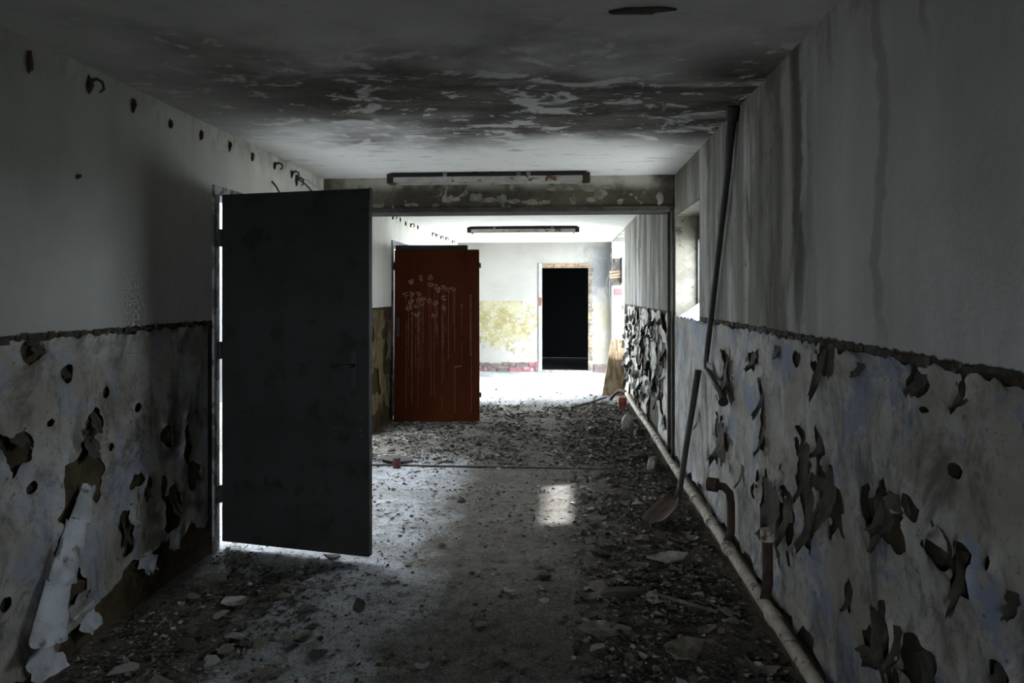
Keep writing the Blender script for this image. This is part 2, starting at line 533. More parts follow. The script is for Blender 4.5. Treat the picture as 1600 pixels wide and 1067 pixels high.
def flap(w, h, curl, seed, taper=0.5, ns=9, nt=6):
    """a curled paint flake. local frame: x across, y along the peel, z off the wall"""
    rnd = random.Random(seed)
    V, Fc = [], []
    off = rnd.random() * 50
    for i in range(ns + 1):
        s = i / ns
        L = s * h
        k = (0.10 + 0.055 * curl) / h * (0.5 + 0.9 * s)
        yy = math.sin(k * L) / k if abs(k) > 1e-4 else L
        zz = (1 - math.cos(k * L)) / k if abs(k) > 1e-4 else 0
        wid = w * (1 - 0.8 * taper * s ** 2) * (0.85 + 0.55 * noise.noise(Vector((off, s * 5, 0)))) * (1.0 if s < 0.85 else 0.8)
        ctr = 0.35 * w * noise.noise(Vector((off + 7, s * 2.2, 1)))
        for t in range(nt + 1):
            q = t / nt - 0.5
            edge = 0.22 * h * noise.noise(Vector((off + t * 0.9, 5, s))) * s
            V.append((ctr + q * wid, yy + edge, zz + 0.25 * w * q * q * s + 0.02 * w * noise.noise(Vector((off, q * 5, s * 5)))))
    for i in range(ns):
        for t in range(nt):
            a = i * (nt + 1) + t
            Fc.append((a, a + 1, a + nt + 2, a + nt + 1))
    me = bpy.data.meshes.new('flap')
    me.from_pydata(V, [], Fc)
    me.polygons.foreach_set('use_smooth', [True] * len(Fc))
    me.update()
    return me


def wall_flap(parent, side, y, z, w, h, ang, curl, seed, mat='flake_back', taper=0.5, out=0.004, name='paint_flake'):
    """stick a flap on the left/right wall; ang = in-wall direction of the peel (0 = up, 90 = towards +Y)"""
    o = obj(name, flap(w, h, curl, seed, taper), mat, parent)
    a = math.radians(ang)
    n = Vector((-1, 0, 0)) if side == 'r' else Vector((1, 0, 0))
    d = Vector((0, math.sin(a), math.cos(a)))
    x = d.cross(n)
    m = Matrix((x, d, n)).transposed().to_4x4()
    m.translation = Vector(((XR - out) if side == 'r' else (XL + out), y, z))
    o.matrix_basis = m
    return o


# ------------------------------------------------------------------ structure
# outdoor ground
struct(obj('ground', MB().box((-40, -40, -0.30), (40, 60, -0.22)).mesh(), 'ground'))

# corridor floor: uneven concrete
def floor_h(x, y):
    h = 0.006 * fbm(x * 2.3, y * 2.3, 0, 4)
    rub = max(0.0, min(1.0, (x - 0.0) / 0.5)) if y < 9.6 else 0.0
    rub = max(rub, max(0.0, min(1.0, (-1.15 - x) / 0.5)) if y < 3.7 else 0)
    if 6.15 < y < 8.6:
        rub = max(rub, 0.7)
    h += rub * (0.010 + 0.014 * fbm(x * 6.5, y * 6.5, 3, 4))
    if y < 6.02 and y > 5.96:
        h -= 0.006
    return h


nx, ny = 96, 420
V, Fc = [], []
for j in range(ny + 1):
    yy = YB - 0.2 + (YF + 0.1 - YB + 0.2) * j / ny
    for i in range(nx + 1):
        xx = XL - TL + (XR + TW - XL + TL) * i / nx
        V.append((xx, yy, floor_h(xx, yy)))
for j in range(ny):
    for i in range(nx):
        a = j * (nx + 1) + i
        Fc.append((a, a + 1, a + nx + 2, a + nx + 1))
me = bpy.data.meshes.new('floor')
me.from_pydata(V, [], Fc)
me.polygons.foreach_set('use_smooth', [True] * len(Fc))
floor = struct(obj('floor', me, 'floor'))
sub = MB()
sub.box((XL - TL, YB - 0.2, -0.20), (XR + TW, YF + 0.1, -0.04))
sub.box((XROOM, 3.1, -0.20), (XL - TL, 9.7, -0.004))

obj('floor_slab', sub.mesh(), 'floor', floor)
# joint strip under the beam
jm = MB()
jm.box((XL, 5.955, -0.02), (XR, 5.975, 0.007))
obj('floor_joint', jm.mesh(), 'chip_dark', floor)

ceiling = struct(obj('ceiling', MB().box((XL - TL, YB - 0.2, HC), (XR + TW, YF, HC + 0.2)).mesh(), 'ceiling'))
# (the side room is left roofless so skylight falls through the doorways)
cs = MB().box((-1.6, YF, HC), (1.6, 16.4, HC + 0.2))
obj('ceiling_slab', cs.mesh(), 'plain_plaster', ceiling)

wall_left = struct(obj('wall_left', wall_cells('x', XL - TL, XL, YB, YF, 0, HC,
                   [(D1[0], D1[1], 0, D1[2]), (DH[0], DH[1], 0, DH[2]), (D2[0], D2[1], 0, D2[2]), LF]).mesh(), 'wall_left'))
wall_right = struct(obj('wall_right', wall_cells('x', XR, XR + TW, YB, YF, 0, HC, [W1, WF]).mesh(), 'wall_right'))
FD = (-0.40, 0.475, 0.0, 1.975)
wall_far = struct(obj('wall_far', wall_cells('y', YF, YF + 0.15, XL - TL, XR + TW, 0, HC, [FD]).mesh(), 'far'))
BD = (-1.5, -0.7, 1.05, 2.0)  # unseen opening behind the camera, added and sized to light the near end
wall_back = struct(obj('wall_back', wall_cells('y', YB - 0.2, YB, XL - TL, XR + TW, 0, HC, [BD]).mesh(), 'plain_plaster'))

# unseen side room behind the left doors, walls raised to cut off the skylight
sr = MB().box((XROOM - 0.2, 3.0, 0), (XROOM, 9.8, 5.2))
sr.box((XROOM, 3.0, 0), (XL - TL, 3.12, 5.2)).box((XROOM, 9.68, 0), (XL - TL, 9.8, 5.2))
struct(obj('wall_light_cutoff', sr.mesh(), 'cutoff_plaster'))
for d in (D1, DH, D2):
    portal('sky_portal', (XL - TL - 0.01, (d[0] + d[1]) / 2, d[2] / 2), (1, 0, 0), d[1] - d[0], d[2])
# dark room beyond the far doorway
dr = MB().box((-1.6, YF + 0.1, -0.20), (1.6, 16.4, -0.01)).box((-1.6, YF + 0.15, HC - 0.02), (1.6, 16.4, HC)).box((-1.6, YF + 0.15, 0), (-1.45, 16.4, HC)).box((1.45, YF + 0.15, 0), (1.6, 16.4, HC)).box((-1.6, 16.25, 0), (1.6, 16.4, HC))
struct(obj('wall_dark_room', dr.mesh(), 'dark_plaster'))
portal('sky_portal', (XR + TW + 0.01, (W1[0] + W1[1]) / 2, (W1[2] + W1[3]) / 2), (-1, 0, 0), W1[1] - W1[0], W1[3] - W1[2])
portal('sky_portal', (XR + TW + 0.01, (WF[0] + WF[1]) / 2, (WF[2] + WF[3]) / 2), (-1, 0, 0), WF[1] - WF[0], WF[3] - WF[2])
portal('sky_portal', (XL - TL - 0.01, (LF[0] + LF[1]) / 2, LF[3] / 2), (1, 0, 0), LF[1] - LF[0], LF[3])
portal('sky_portal', ((BD[0] + BD[1]) / 2, YB - 0.21, (BD[2] + BD[3]) / 2), (0, 1, 0), BD[1] - BD[0], BD[3] - BD[2])

obj('reveal', MB().box((XR - 0.004, WF[1] - 0.010, 0), (XR + TW, WF[1], WF[3])).box((XR - 0.006, WF[1], 0), (XR, YF, HC)).mesh(), 'plain_plaster', wall_right)

# crossbeam with its plaster, and the lining round the opening
BY0, BY1, BZ = 5.76, 6.03, 2.165
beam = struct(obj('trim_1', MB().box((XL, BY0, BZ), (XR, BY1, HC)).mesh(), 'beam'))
lin = MB()
lin.box((XL, BY0 - 0.012, BZ - 0.018), (XR - 0.035, BY1 + 0.01, BZ))
lin.box((XL, BY0 - 0.022, BZ + 0.002), (XR - 0.02, BY0, BZ + 0.016))
trim_2 = struct(obj('trim_2', lin.mesh(), 'trim'))
lin = MB()
lin.box((XR - 0.022, BY0 + 0.02, 0), (XR, BY0 + 0.04, BZ))
lin.box((XR - 0.022, BY1 - 0.02, 0), (XR, BY1 + 0.005, BZ))
trim_3 = struct(obj('trim_3', lin.mesh(), 'trim'))

# loose plaster patches still clinging to the beam
rnd = random.Random(11)


def patch(cx, cz, rx, rz, seed, fn, mat, parent, name='plaster_patch', thick=0.006):
    n = 18
    V = [fn(cx, cz, thick)]
    for k in range(n):
        q = 2 * PI * k / n
        r = 1 + 0.55 * noise.noise(Vector((math.cos(q) * 1.6, math.sin(q) * 1.6, seed)))
        V.append(fn(cx + rx * r * math.cos(q), cz + rz * r * math.sin(q), thick * 0.6))
    for k in range(n):
        q = 2 * PI * k / n
        r = 1.04 + 0.55 * noise.noise(Vector((math.cos(q) * 1.6, math.sin(q) * 1.6, seed)))
        V.append(fn(cx + rx * r * math.cos(q), cz + rz * r * math.sin(q), -0.001))
    Fc = []
    for k in range(n):
        k2 = (k + 1) % n
        Fc.append((0, 1 + k, 1 + k2))
        Fc.append((1 + k, 1 + n + k, 1 + n + k2, 1 + k2))
    me = bpy.data.meshes.new('patch')
    me.from_pydata(V, [], Fc)
    return obj(name, me, mat, parent)


bf = lambda a, b, h: (a, BY0 - h, b)
M['beam_patch'] = mottled('beam_patch', (0.20, 0.185, 0.15), (0.12, 0.108, 0.08), 16)
for (cx, cz, rx, rz) in [(-0.72, 2.265, 0.05, 0.035), (-0.60, 2.245, 0.06, 0.022), (-0.50, 2.25, 0.04, 0.03), (-0.40, 2.235, 0.06, 0.02), (-0.26, 2.225, 0.07, 0.02),
                         (-0.14, 2.225, 0.04, 0.016), (0.08, 2.24, 0.028, 0.03), (-0.10, 2.335, 0.06, 0.018), (0.05, 2.345, 0.05, 0.02), (0.20, 2.33, 0.06, 0.03),
                         (0.30, 2.285, 0.06, 0.04), (0.22, 2.24, 0.04, 0.02), (0.46, 2.225, 0.024, 0.026), (0.55, 2.28, 0.015, 0.01), (-1.25, 2.21, 0.06, 0.016),
                         (-1.05, 2.205, 0.03, 0.012), (-1.55, 2.205, 0.08, 0.02), (-0.95, 2.26, 0.012, 0.012), (0.78, 2.25, 0.03, 0.05), (0.36, 2.345, 0.05, 0.014)]:
    patch(cx, cz, rx, rz, cx * 9.7 + cz, bf, 'beam_patch', beam)

# window 1: splayed sill, frame
win = struct(bpy.data.objects.new('window_1', None))
win.location = (XR, (W1[0] + W1[1]) / 2, W1[2])
COL.objects.link(win)
wo = Vector(win.location)


def rel(mb, o):
    mb.v = [tuple(Vector(p) - o) for p in mb.v]
    return mb


v = [(XR, W1[0], W1[2]), (XR, W1[1], W1[2]), (XR + TW, W1[1], W1[2] + 0.17), (XR + TW, W1[0], W1[2] + 0.17), (XR + TW, W1[0], W1[2] - 0.02), (XR + TW, W1[1], W1[2] - 0.02)]
obj('window_sill', rel(MB().add(v, [(0, 3, 2, 1), (0, 1, 5, 4), (3, 4, 5, 2), (0, 4, 3), (1, 2, 5)]), wo).mesh(), 'sill', win)
fr = MB()
fx0, fx1 = XR + 0.17, XR + 0.21
for (y0, y1, z0, z1) in [(W1[0], W1[0] + 0.05, W1[2] + 0.11, W1[3]), (W1[1] - 0.05, W1[1], W1[2] + 0.11, W1[3])]:
    obj('window_frame', rel(MB().box((fx0, y0, z0), (fx1, y1, z1)), wo).mesh(), 'black_iron', win)
obj('window_frame', rel(MB().box((fx0, W1[0] + 0.05, W1[3] - 0.20), (fx1, W1[1] - 0.05, W1[3])), wo).mesh(), 'black_iron', win)  # head bar made deep to narrow the sun strip on the floor
# plaster lining of the reveal
rv = MB().box((XR + 0.001, W1[1] - 0.012, W1[2]), (XR + TW, W1[1], W1[3])).box((XR + 0.001, W1[0], W1[3] - 0.012), (XR + TW, W1[1], W1[3]))
obj('reveal', rel(rv, wo).mesh(), 'reveal', win)

# ------------------------------------------------------------------ dado paint skins
RH = [(3.036, 0.559, 0.247, 0.148), (2.435, 0.799, 0.123, 0.096), (2.719, 0.85, 0.07, 0.108), (2.617, 0.689, 0.078, 0.138), (2.036, 0.869, 0.116, 0.08), (1.875, 0.927, 0.059, 0.029),
      (1.724, 0.868, 0.069, 0.022), (1.633, 0.866, 0.034, 0.064), (1.463, 0.869, 0.023, 0.02), (4.046, 0.643, 0.19, 0.126), (3.893, 1.022, 0.146, 0.121), (2.493, 1.233, 0.082, 0.077),
      (1.833, 1.252, 0.056, 0.032), (1.64, 1.263, 0.032, 0.04), (2.036, 0.494, 0.109, 0.089), (1.843, 0.542, 0.095, 0.064), (3.225, 0.93, 0.05, 0.171), (3.383, 1.173, 0.11, 0.042),
      (2.277, 0.534, 0.039, 0.044), (1.54, 0.916, 0.013, 0.019), (2.755, 1.231, 0.058, 0.029), (2.523, 0.963, 0.072, 0.056), (1.508, 0.706, 0.042, 0.02), (1.811, 1.192, 0.03, 0.013), (1.671, 1.077, 0.021, 0.015)]
LH = [(2.426, 0.881, 0.074, 0.098), (2.823, 0.734, 0.111, 0.148), (2.503, 1.271, 0.057, 0.053), (2.679, 1.162, 0.036, 0.036), (2.855, 0.917, 0.041, 0.06), (2.602, 0.977, 0.017, 0.015), (2.926, 1.043, 0.03, 0.025),
      (2.727, 0.277, 0.111, 0.068), (2.654, 0.46, 0.049, 0.114), (2.708, 0.595, 0.051, 0.129), (3.083, 0.391, 0.056, 0.082), (3.131, 0.464, 0.058, 0.036), (3.155, 0.606, 0.069, 0.042), (3.247, 0.536, 0.026, 0.055),
      (3.451, 0.365, 0.07, 0.146), (3.393, 0.495, 0.039, 0.064), (3.41, 0.764, 0.034, 0.058), (3.603, 0.691, 0.038, 0.102), (3.165, 0.949, 0.03, 0.024), (2.503, 0.75, 0.028, 0.029), (2.376, 0.366, 0.023, 0.023),
      (3.668, 0.505, 0.052, 0.103), (3.572, 0.125, 0.112, 0.067), (3.603, 0.827, 0.032, 0.034), (2.97, 0.797, 0.022, 0.028)]


def hole_mask(holes, thr, sc, seed, bottom):
    def f(a, b):
        nz = fbm(a * 9, b * 9, seed, 5) + 0.5 * fbm(a * 24, b * 24, seed + 1, 3)
        m = thr - fbm(a * sc, b * sc * 0.8, seed + 5, 5) * 0.9
        m = min(m, 1.0) * 0.06
        for (y, z, ry, rz) in holes:
            if abs(a - y) < ry * 2 and abs(b - z) < rz * 2:
                d = math.hypot((a - y) / ry, (b - z) / rz) - 0.95 + nz * 0.75
                m = min(m, d * min(ry, rz))
        m = min(m, (DADO - 0.012 - b) + 0.02 * (fbm(a * 14, 3, seed, 3)) - 0.02 * max(0, fbm(a * 5, 1, seed, 2)))
        m = min(m, b - bottom(a) + 0.05 * fbm(a * 6, b * 6, seed + 2, 4))
        return m
    return f


def curl_lift(base, amp, width, seed):
    def f(a, b, m):
        k = math.exp(-m / width) * max(0.0, 0.35 + fbm(a * 5, b * 5, seed, 3))
        return base + amp * k + 0.002 * fbm(a * 8, b * 8, seed + 3, 3)
    return f


rf = lambda a, b, h: (XR - h, a, b)
lf = lambda a, b, h: (XL + h, a, b)
dado_r = obj('dado_paint', sheet(rf, 0.6, 5.74, 0.0, DADO + 0.02, 0.016,
             hole_mask(RH, 0.86, 2.6, 3.0, lambda a: 0.20 + 0.10 * fbm(a * 2, 0, 9, 3)), curl_lift(0.004, 0.022, 0.012, 2.0)), 'dado_right', wall_right)
dado_l = obj('dado_paint', sheet(lf, 0.6, D1[0] - 0.1, 0.0, DADO + 0.02, 0.015,
             hole_mask(LH, 0.9, 2.8, 8.0, lambda a: (0.07 + 0.14 * max(0, min(1, (a - 2.6) / 0.5))) + 0.05 * fbm(a * 3, 0, 4, 3)), curl_lift(0.004, 0.024, 0.014, 6.0)), 'dado_left', wall_left)
def flaky(a, b):
    m = 0.02 - fbm(a * 3.4, b * 1.9, 21, 5) * 0.8
    m = min(m, 1.0) * 0.06
    m = min(m, DADO + 0.0 - b + 0.03 * fbm(a * 10, 3, 2, 3), b - 0.12 + 0.05 * fbm(a * 6, b * 6, 3, 3))
    return m


obj('dado_paint', sheet(rf, BY1 + 0.02, WF[0], 0.0, DADO + 0.05, 0.02, flaky, curl_lift(0.005, 0.035, 0.014, 12.0)), 'dado_flaky', wall_right)
for a0, a1 in ((7.24, D2[0] - 0.08), (9.15, 10.08)):
    obj('dado_paint', sheet(lf, a0, a1, 0.0, DADO + 0.02, 0.025,
        hole_mask([], 0.16, 3.4, 15.0, lambda a: 0.2), curl_lift(0.004, 0.02, 0.015, 5.0)), 'dado_olive', wall_left)
ff = lambda a, b, h: (a, YF - h, b)


def far_mask(a, b):
    m = 0.34 - fbm(a * 2.2, b * 2.2, 31, 5) * 0.55 - fbm(a * 11, b * 11, 33, 5) * 0.75 - max(0, (0.85 - b)) * 1.1 - max(0, a + 0.9) * 0.9
    return min(m * 0.06, DADO + 0.02 - b + 0.01 * fbm(a * 12, 1, 1, 2), -0.43 - a)


obj('dado_paint', sheet(ff, XL, -0.42, 0.2, DADO + 0.05, 0.014, far_mask, curl_lift(0.003, 0.004, 0.01, 5.0)), 'olive_wash', wall_far)

# ------------------------------------------------------------------ hanging flakes on the walls
WFL = [  # y, z, w, h, angle, curl, taper  (right wall)
    (3.05, 0.69, 0.22, 0.26, 180, 5.0, 0.2), (2.86, 0.66, 0.12, 0.20, 170, 4.0, 0.5), (2.42, 0.87, 0.11, 0.16, 180, 6, 0.3), (2.50, 0.84, 0.10, 0.2, 188, 5, 0.4),
    (2.66, 0.93, 0.07, 0.22, 178, 3, 0.6), (2.61, 0.76, 0.09, 0.22, 175, 4, 0.5), (2.06, 0.93, 0.10, 0.13, 185, 6, 0.3), (1.99, 0.93, 0.09, 0.13, 165, 7, 0.3),
    (1.90, 0.94, 0.06, 0.08, 120, 8, 0.2), (2.08, 0.84, 0.07, 0.10, 200, 7, 0.4), (1.80, 0.90, 0.07, 0.17, 262, 3, 0.75), (1.66, 0.90, 0.06, 0.15, 190, 5, 0.8),
    (1.47, 0.885, 0.05, 0.06, 190, 8, 0.3), (4.02, 0.76, 0.16, 0.24, 182, 7, 0.25), (3.95, 1.10, 0.10, 0.20, 185, 5, 0.5), (2.50, 1.29, 0.08, 0.18, 170, 4, 0.6),
    (1.84, 1.28, 0.08, 0.065, 180, 9, 0.2), (1.64, 1.29, 0.05, 0.08, 180, 8, 0.4), (2.05, 0.56, 0.12, 0.14, 160, 6, 0.3), (1.98, 0.58, 0.08, 0.12, 200, 6, 0.4),
    (1.84, 0.58, 0.08, 0.2, 215, 4, 0.7), (3.23, 1.08, 0.05, 0.16, 180, 6, 0.4), (3.24, 0.88, 0.05, 0.14, 180, 6, 0.4), (3.40, 1.20, 0.11, 0.09, 182, 8, 0.3),
    (2.28, 0.56, 0.05, 0.08, 190, 7, 0.5), (1.51, 0.73, 0.06, 0.06, 195, 8, 0.3), (4.35, 0.98, 0.10, 0.14, 280, 4, 0.7), (3.60, 0.62, 0.06, 0.12, 185, 7, 0.4),
    (2.52, 1.00, 0.06, 0.10, 180, 7, 0.4), (3.02, 1.26, 0.09, 0.06, 180, 8, 0.2), (2.2, 1.27, 0.07, 0.05, 180, 9, 0.2), (4.7, 0.72, 0.05, 0.14, 180, 6, 0.5)]
for i, (y, z, w_, h_, an, cu, tp) in enumerate(WFL):
    wall_flap(wall_right, 'r', y, z, w_, h_, an, cu, 100 + i, 'flake_back', tp, 0.006)
wall_flap(wall_right, 'r', 4.22, 0.95, 0.10, 0.15, 40, 2.5, 177, 'flake_front', 0.3, 0.01)
LFL = [  # left wall
    (2.82, 0.90, 0.10, 0.12, 175, 6, 0.3, 'flake_back'), (2.44, 0.98, 0.08, 0.07, 180, 9, 0.3, 'flake_back'), (2.52, 1.30, 0.08, 0.06, 170, 9, 0.3, 'flake_back'),
    (2.86, 0.97, 0.06, 0.09, 175, 7, 0.4, 'flake_back'), (2.68, 1.18, 0.05, 0.05, 170, 9, 0.3, 'flake_back'), (3.12, 0.50, 0.07, 0.10, 180, 7, 0.4, 'flake_front'),
    (3.08, 0.45, 0.05, 0.12, 185, 6, 0.4, 'flake_back'), (3.46, 0.48, 0.07, 0.14, 180, 7, 0.4, 'flake_back'), (3.60, 0.76, 0.05, 0.10, 180, 7, 0.4, 'flake_back'),
    (3.24, 0.58, 0.04, 0.09, 180, 7, 0.4, 'flake_back'), (3.40, 0.82, 0.04, 0.07, 180, 7, 0.4, 'flake_back')]
for i, (y, z, w_, h_, an, cu, tp, mt) in enumerate(LFL):
    wall_flap(wall_left, 'l', y, z, w_, h_, an, cu, 200 + i, mt, tp, 0.006)


def roll(parent, pts, r, arc0, arc1, seed, mat):
    """a stretch of paint rolled away from the left wall into an open tube; pts = (y, z, radius factor)"""
    n, sub_ = 16, 6
    ring = []
    for i in range(len(pts) - 1):
        for k in range(sub_):
            t = k / sub_
            ring.append(tuple(a + (b - a) * t for a, b in zip(pts[i], pts[i + 1])))
    ring.append(pts[-1])
    V, Fc = [], []
    for i, (y, z, rr) in enumerate(ring):
        e = i / (len(ring) - 1)
        for k in range(n + 1):
            q = arc0 + (arc1 - arc0) * k / n
            R = r * rr * (1 + 0.16 * noise.noise(Vector((seed, i * 0.25, k * 0.25))))
            jag = 0.018 * noise.noise(Vector((seed + 3, k * 0.8, e))) * (abs(2 * e - 1) ** 4)
            V.append((XL + 0.006 + R * (0.80 + math.cos(q)), y + R * math.sin(q) * 1.1, z + jag - 0.012 * math.sin(q)))
    for i in range(len(ring) - 1):
        for k in range(n):
            a = i * (n + 1) + k
            Fc.append((a, a + 1, a + n + 2, a + n + 1))
    me = bpy.data.meshes.new('roll')
    me.from_pydata(V, [], Fc)
    me.polygons.foreach_set('use_smooth', [True] * len(Fc))
    return obj('paint_roll', me, mat, parent)


M['paint_pale'] = mottled('paint_skin_pale', (0.36, 0.375, 0.39), (0.24, 0.245, 0.24), 8, 0.75, c3=(0.12, 0.115, 0.10), s3=13)
roll(wall_left, [(2.80, 0.68, 0.35), (2.765, 0.61, 0.75), (2.73, 0.545, 0.95)], 0.040, -2.3, 2.0, 1, 'paint_pale')
roll(wall_left, [(2.715, 0.565, 0.70), (2.68, 0.48, 0.95), (2.635, 0.385, 1.05), (2.615, 0.345, 1.15)], 0.043, -2.4, 2.1, 2, 'paint_pale')
roll(wall_left, [(2.61, 0.365, 0.85), (2.575, 0.28, 1.0), (2.545, 0.20, 1.15), (2.53, 0.16, 1.3)], 0.047, -2.4, 2.2, 3, 'paint_pale')
wall_flap(wall_left, 'l', 2.56, 0.13, 0.17, 0.20, 172, 5.5, 301, 'paint_pale', 0.1, 0.012, 'paint_roll')
wall_flap(wall_left, 'l', 2.80, 0.17, 0.15, 0.11, 170, 6, 302, 'paint_pale', 0.3, 0.012, 'paint_roll')
wall_flap(wall_left, 'l', 3.24, 0.24, 0.16, 0.10, 178, 5, 303, 'paint_pale', 0.2, 0.012, 'paint_roll')
wall_flap(wall_left, 'l', 3.47, 0.27, 0.12, 0.10, 178, 4, 304, 'flake_front', 0.2, 0.012, 'paint_roll')
# the badly flaking stretch beyond the beam
rnd = random.Random(5)
for i in range(90):
    y = rnd.uniform(6.2, 10.35)
    z = rnd.uniform(0.25, 1.28)
    wall_flap(wall_right, 'r', y, z, rnd.uniform(0.08, 0.20), rnd.uniform(0.06, 0.15), rnd.uniform(120, 250), rnd.uniform(4, 12), 400 + i,
              rnd.choice(['flake_back', 'flake_back', 'flake_front']), rnd.uniform(0.2, 0.7), 0.012)
# thick ragged lip along the dado top on the near walls
for side, par, y0, y1, sd_ in (('r', wall_right, 1.0, 4.6, 31), ('l', wall_left, 1.6, 3.85, 32)):
    rnd = random.Random(sd_)
    y = y0
    mb = MB()
    while y < y1:
        wv = rnd.uniform(0.02, 0.06)
        h = rnd.uniform(0.010, 0.028)
        t = rnd.uniform(0.004, 0.014)
        z = DADO - 0.002 + rnd.uniform(-0.008, 0.008)
        x0, x1 = (XR - t, XR + 0.002) if side == 'r' else (XL - 0.002, XL + t)
        mb.box((x0, y, z - h / 2), (x1, y + wv * 0.9, z + h / 2))
        y += wv + (rnd.uniform(0.0, 0.05) if rnd.random() < 0.3 else 0)
    lip = obj('dado_lip', mb.mesh(), 'flake_back', par)
    lip['kind'] = 'stuff'

# ceiling hole with torn edge
hb = patch(0.248, 2.401, 0.10, 0.028, 4.2, lambda a, b, h: (a, b, HC - h), 'flake_back', ceiling, 'torn_plaster', 0.012)

# ------------------------------------------------------------------ doors


def door_leaf(name, label, cat, hinge, direction, width, z0, z1, mat, thick=0.042):
    """leaf in its own frame: x from hinge to free edge, y = thickness (front at y=0 towards the viewer), z up"""
    ang = math.atan2(direction[1], direction[0])
    t = thing(name, label, cat, (hinge[0], hinge[1], 0), ang)
    leaf = obj('leaf', bevelled(MB().box((0, 0, z0), (width, thick, z1)), 0.003, 1), mat, t)
    return t, leaf


def lever(parent, x, zc, towards, plate_h=0.20):
    p = obj('handle_plate', bevelled(MB().box((x - 0.018, -0.006, zc - plate_h * 0.62), (x + 0.018, 0.002, zc + plate_h * 0.38)), 0.002, 1), 'black_iron', parent)
    if towards:
        obj('lever', MB().tube([(x, -0.004, zc), (x, -0.045, zc), (x + towards * 0.02, -0.052, zc), (x + towards * 0.12, -0.05, zc - 0.004)], 0.009, 8).mesh('lever', True), 'black_iron', p)


d1dir = Vector((0.93, -0.185)).normalized()
d1, leaf1 = door_leaf('grey_door', 'large dark grey door standing open in the left foreground', 'door', (XL + 0.03, 3.94), d1dir, 0.935, 0.045, 2.05, 'grey_door')
lever(d1, 0.935 - 0.085, 1.085, -1)
eb = MB()
rnd = random.Random(3)
z = 0.1
while z < 2.0:
    h = rnd.uniform(0.02, 0.09)
    if rnd.random() < 0.3:
        eb.box((0.930, 0.004, z), (0.935 + rnd.uniform(0.001, 0.004), 0.038, z + h))
    z += h + 0.012
obj('chipped_edge', eb.mesh(), 'door_edge', leaf1)
for (x, z) in ((0.735, 0.735), (0.735, 0.705), (0.885, 0.735), (0.89, 0.705), (0.883, 0.80)):
    obj('screw_hole', MB().tube([(x, -0.0015, z), (x, 0.003, z)], 0.010, 10).mesh(), 'black_iron', leaf1)
for z in (0.32, 1.15, 1.80):
    obj('hinge', MB().tube([(-0.012, 0.0, z - 0.05), (-0.012, 0.0, z + 0.05)], 0.012, 10).mesh(), 'black_iron', d1)


def door_frame(n, d, depth=0.16):
    f = struct(bpy.data.objects.new('door_%d' % n, None))
    f.location = (XL, d[0], 0)
    COL.objects.link(f)
    o = Vector(f.location)
    for k in (0, 1):
        mb = MB()
        if k == 0:
            mb.box((XL - depth + 0.01, d[0], 0), (XL + 0.012, d[0] + 0.022, d[2]))
            mb.box((XL, d[0] - 0.045, 0), (XL + 0.014, d[0], d[2] + 0.03))
        else:
            mb.box((XL - depth + 0.01, d[1] - 0.022, 0), (XL + 0.012, d[1], d[2]))
            mb.box((XL, d[1], 0), (XL + 0.014, d[1] + 0.045, d[2] + 0.03))
        obj('door_jamb', rel(mb, o).mesh(), 'frame_steel', f)
    mb = MB().box((XL - depth + 0.01, d[0] + 0.022, d[2] - 0.022), (XL + 0.012, d[1] - 0.022, d[2])).box((XL, d[0], d[2]), (XL + 0.014, d[1], d[2] + 0.03))
    obj('door_head', rel(mb, o).mesh(), 'frame_steel', f)


door_frame(1, D1)
door_frame(2, DH)  # frame of the added hidden opening
door_frame(3, D2)

d2, leaf2 = door_leaf('grey_door', 'dark grey door whose top edge shows above the brown door', 'door', (XL + 0.03, 8.17), Vector((0.83, 0.04)).normalized(), 0.85, 0.04, 2.045, 'grey_door')
for z in (0.3, 1.8):
    obj('hinge', MB().tube([(-0.012, 0.0, z - 0.05), (-0.012, 0.0, z + 0.05)], 0.012, 10).mesh(), 'black_iron', d2)

# brown leaf leaning on the second door
bw, bh = 0.985, 1.985
bd = thing('brown_door', 'dark red-brown door leaf with dried pale splashes, off its hinges', 'door', (-1.935, 7.93, 0.0))
bd.rotation_euler = (math.radians(-4.2), math.radians(-0.45), math.atan2(0.05, 1.0))
bleaf = obj('leaf', bevelled(MB().box((0, 0, 0.014), (bw, 0.04, bh)), 0.003, 1), 'brown_door', bd)
obj('lock_plate', bevelled(MB().box((0.02, -0.008, 0.98), (0.062, 0.002, 1.20)), 0.003, 1), 'black_iron', bd)
for z in (0.31, 1.80):
    obj('hinge_pin', MB().tube([(bw + 0.008, 0.02, z - 0.028), (bw + 0.008, 0.02, z + 0.028)], 0.014, 10).mesh(), 'black_iron', bd)
SPL = [(0.20, 1.62), (0.31, 1.655), (0.415, 1.665), (0.13, 1.47), (0.20, 1.47), (0.285, 1.48), (0.42, 1.58), (0.475, 1.565), (0.505, 1.52), (0.575, 1.545), (0.625, 1.515), (0.69, 1.53), (0.19, 1.385),
       (0.285, 1.40), (0.325, 1.36), (0.41, 1.39), (0.475, 1.365), (0.58, 1.42), (0.57, 1.31), (0.17, 1.305), (0.255, 1.33), (0.265, 1.235), (0.46, 1.215), (0.34, 1.42), (0.785, 1.33), (0.885, 1.45), (0.215, 1.25)]


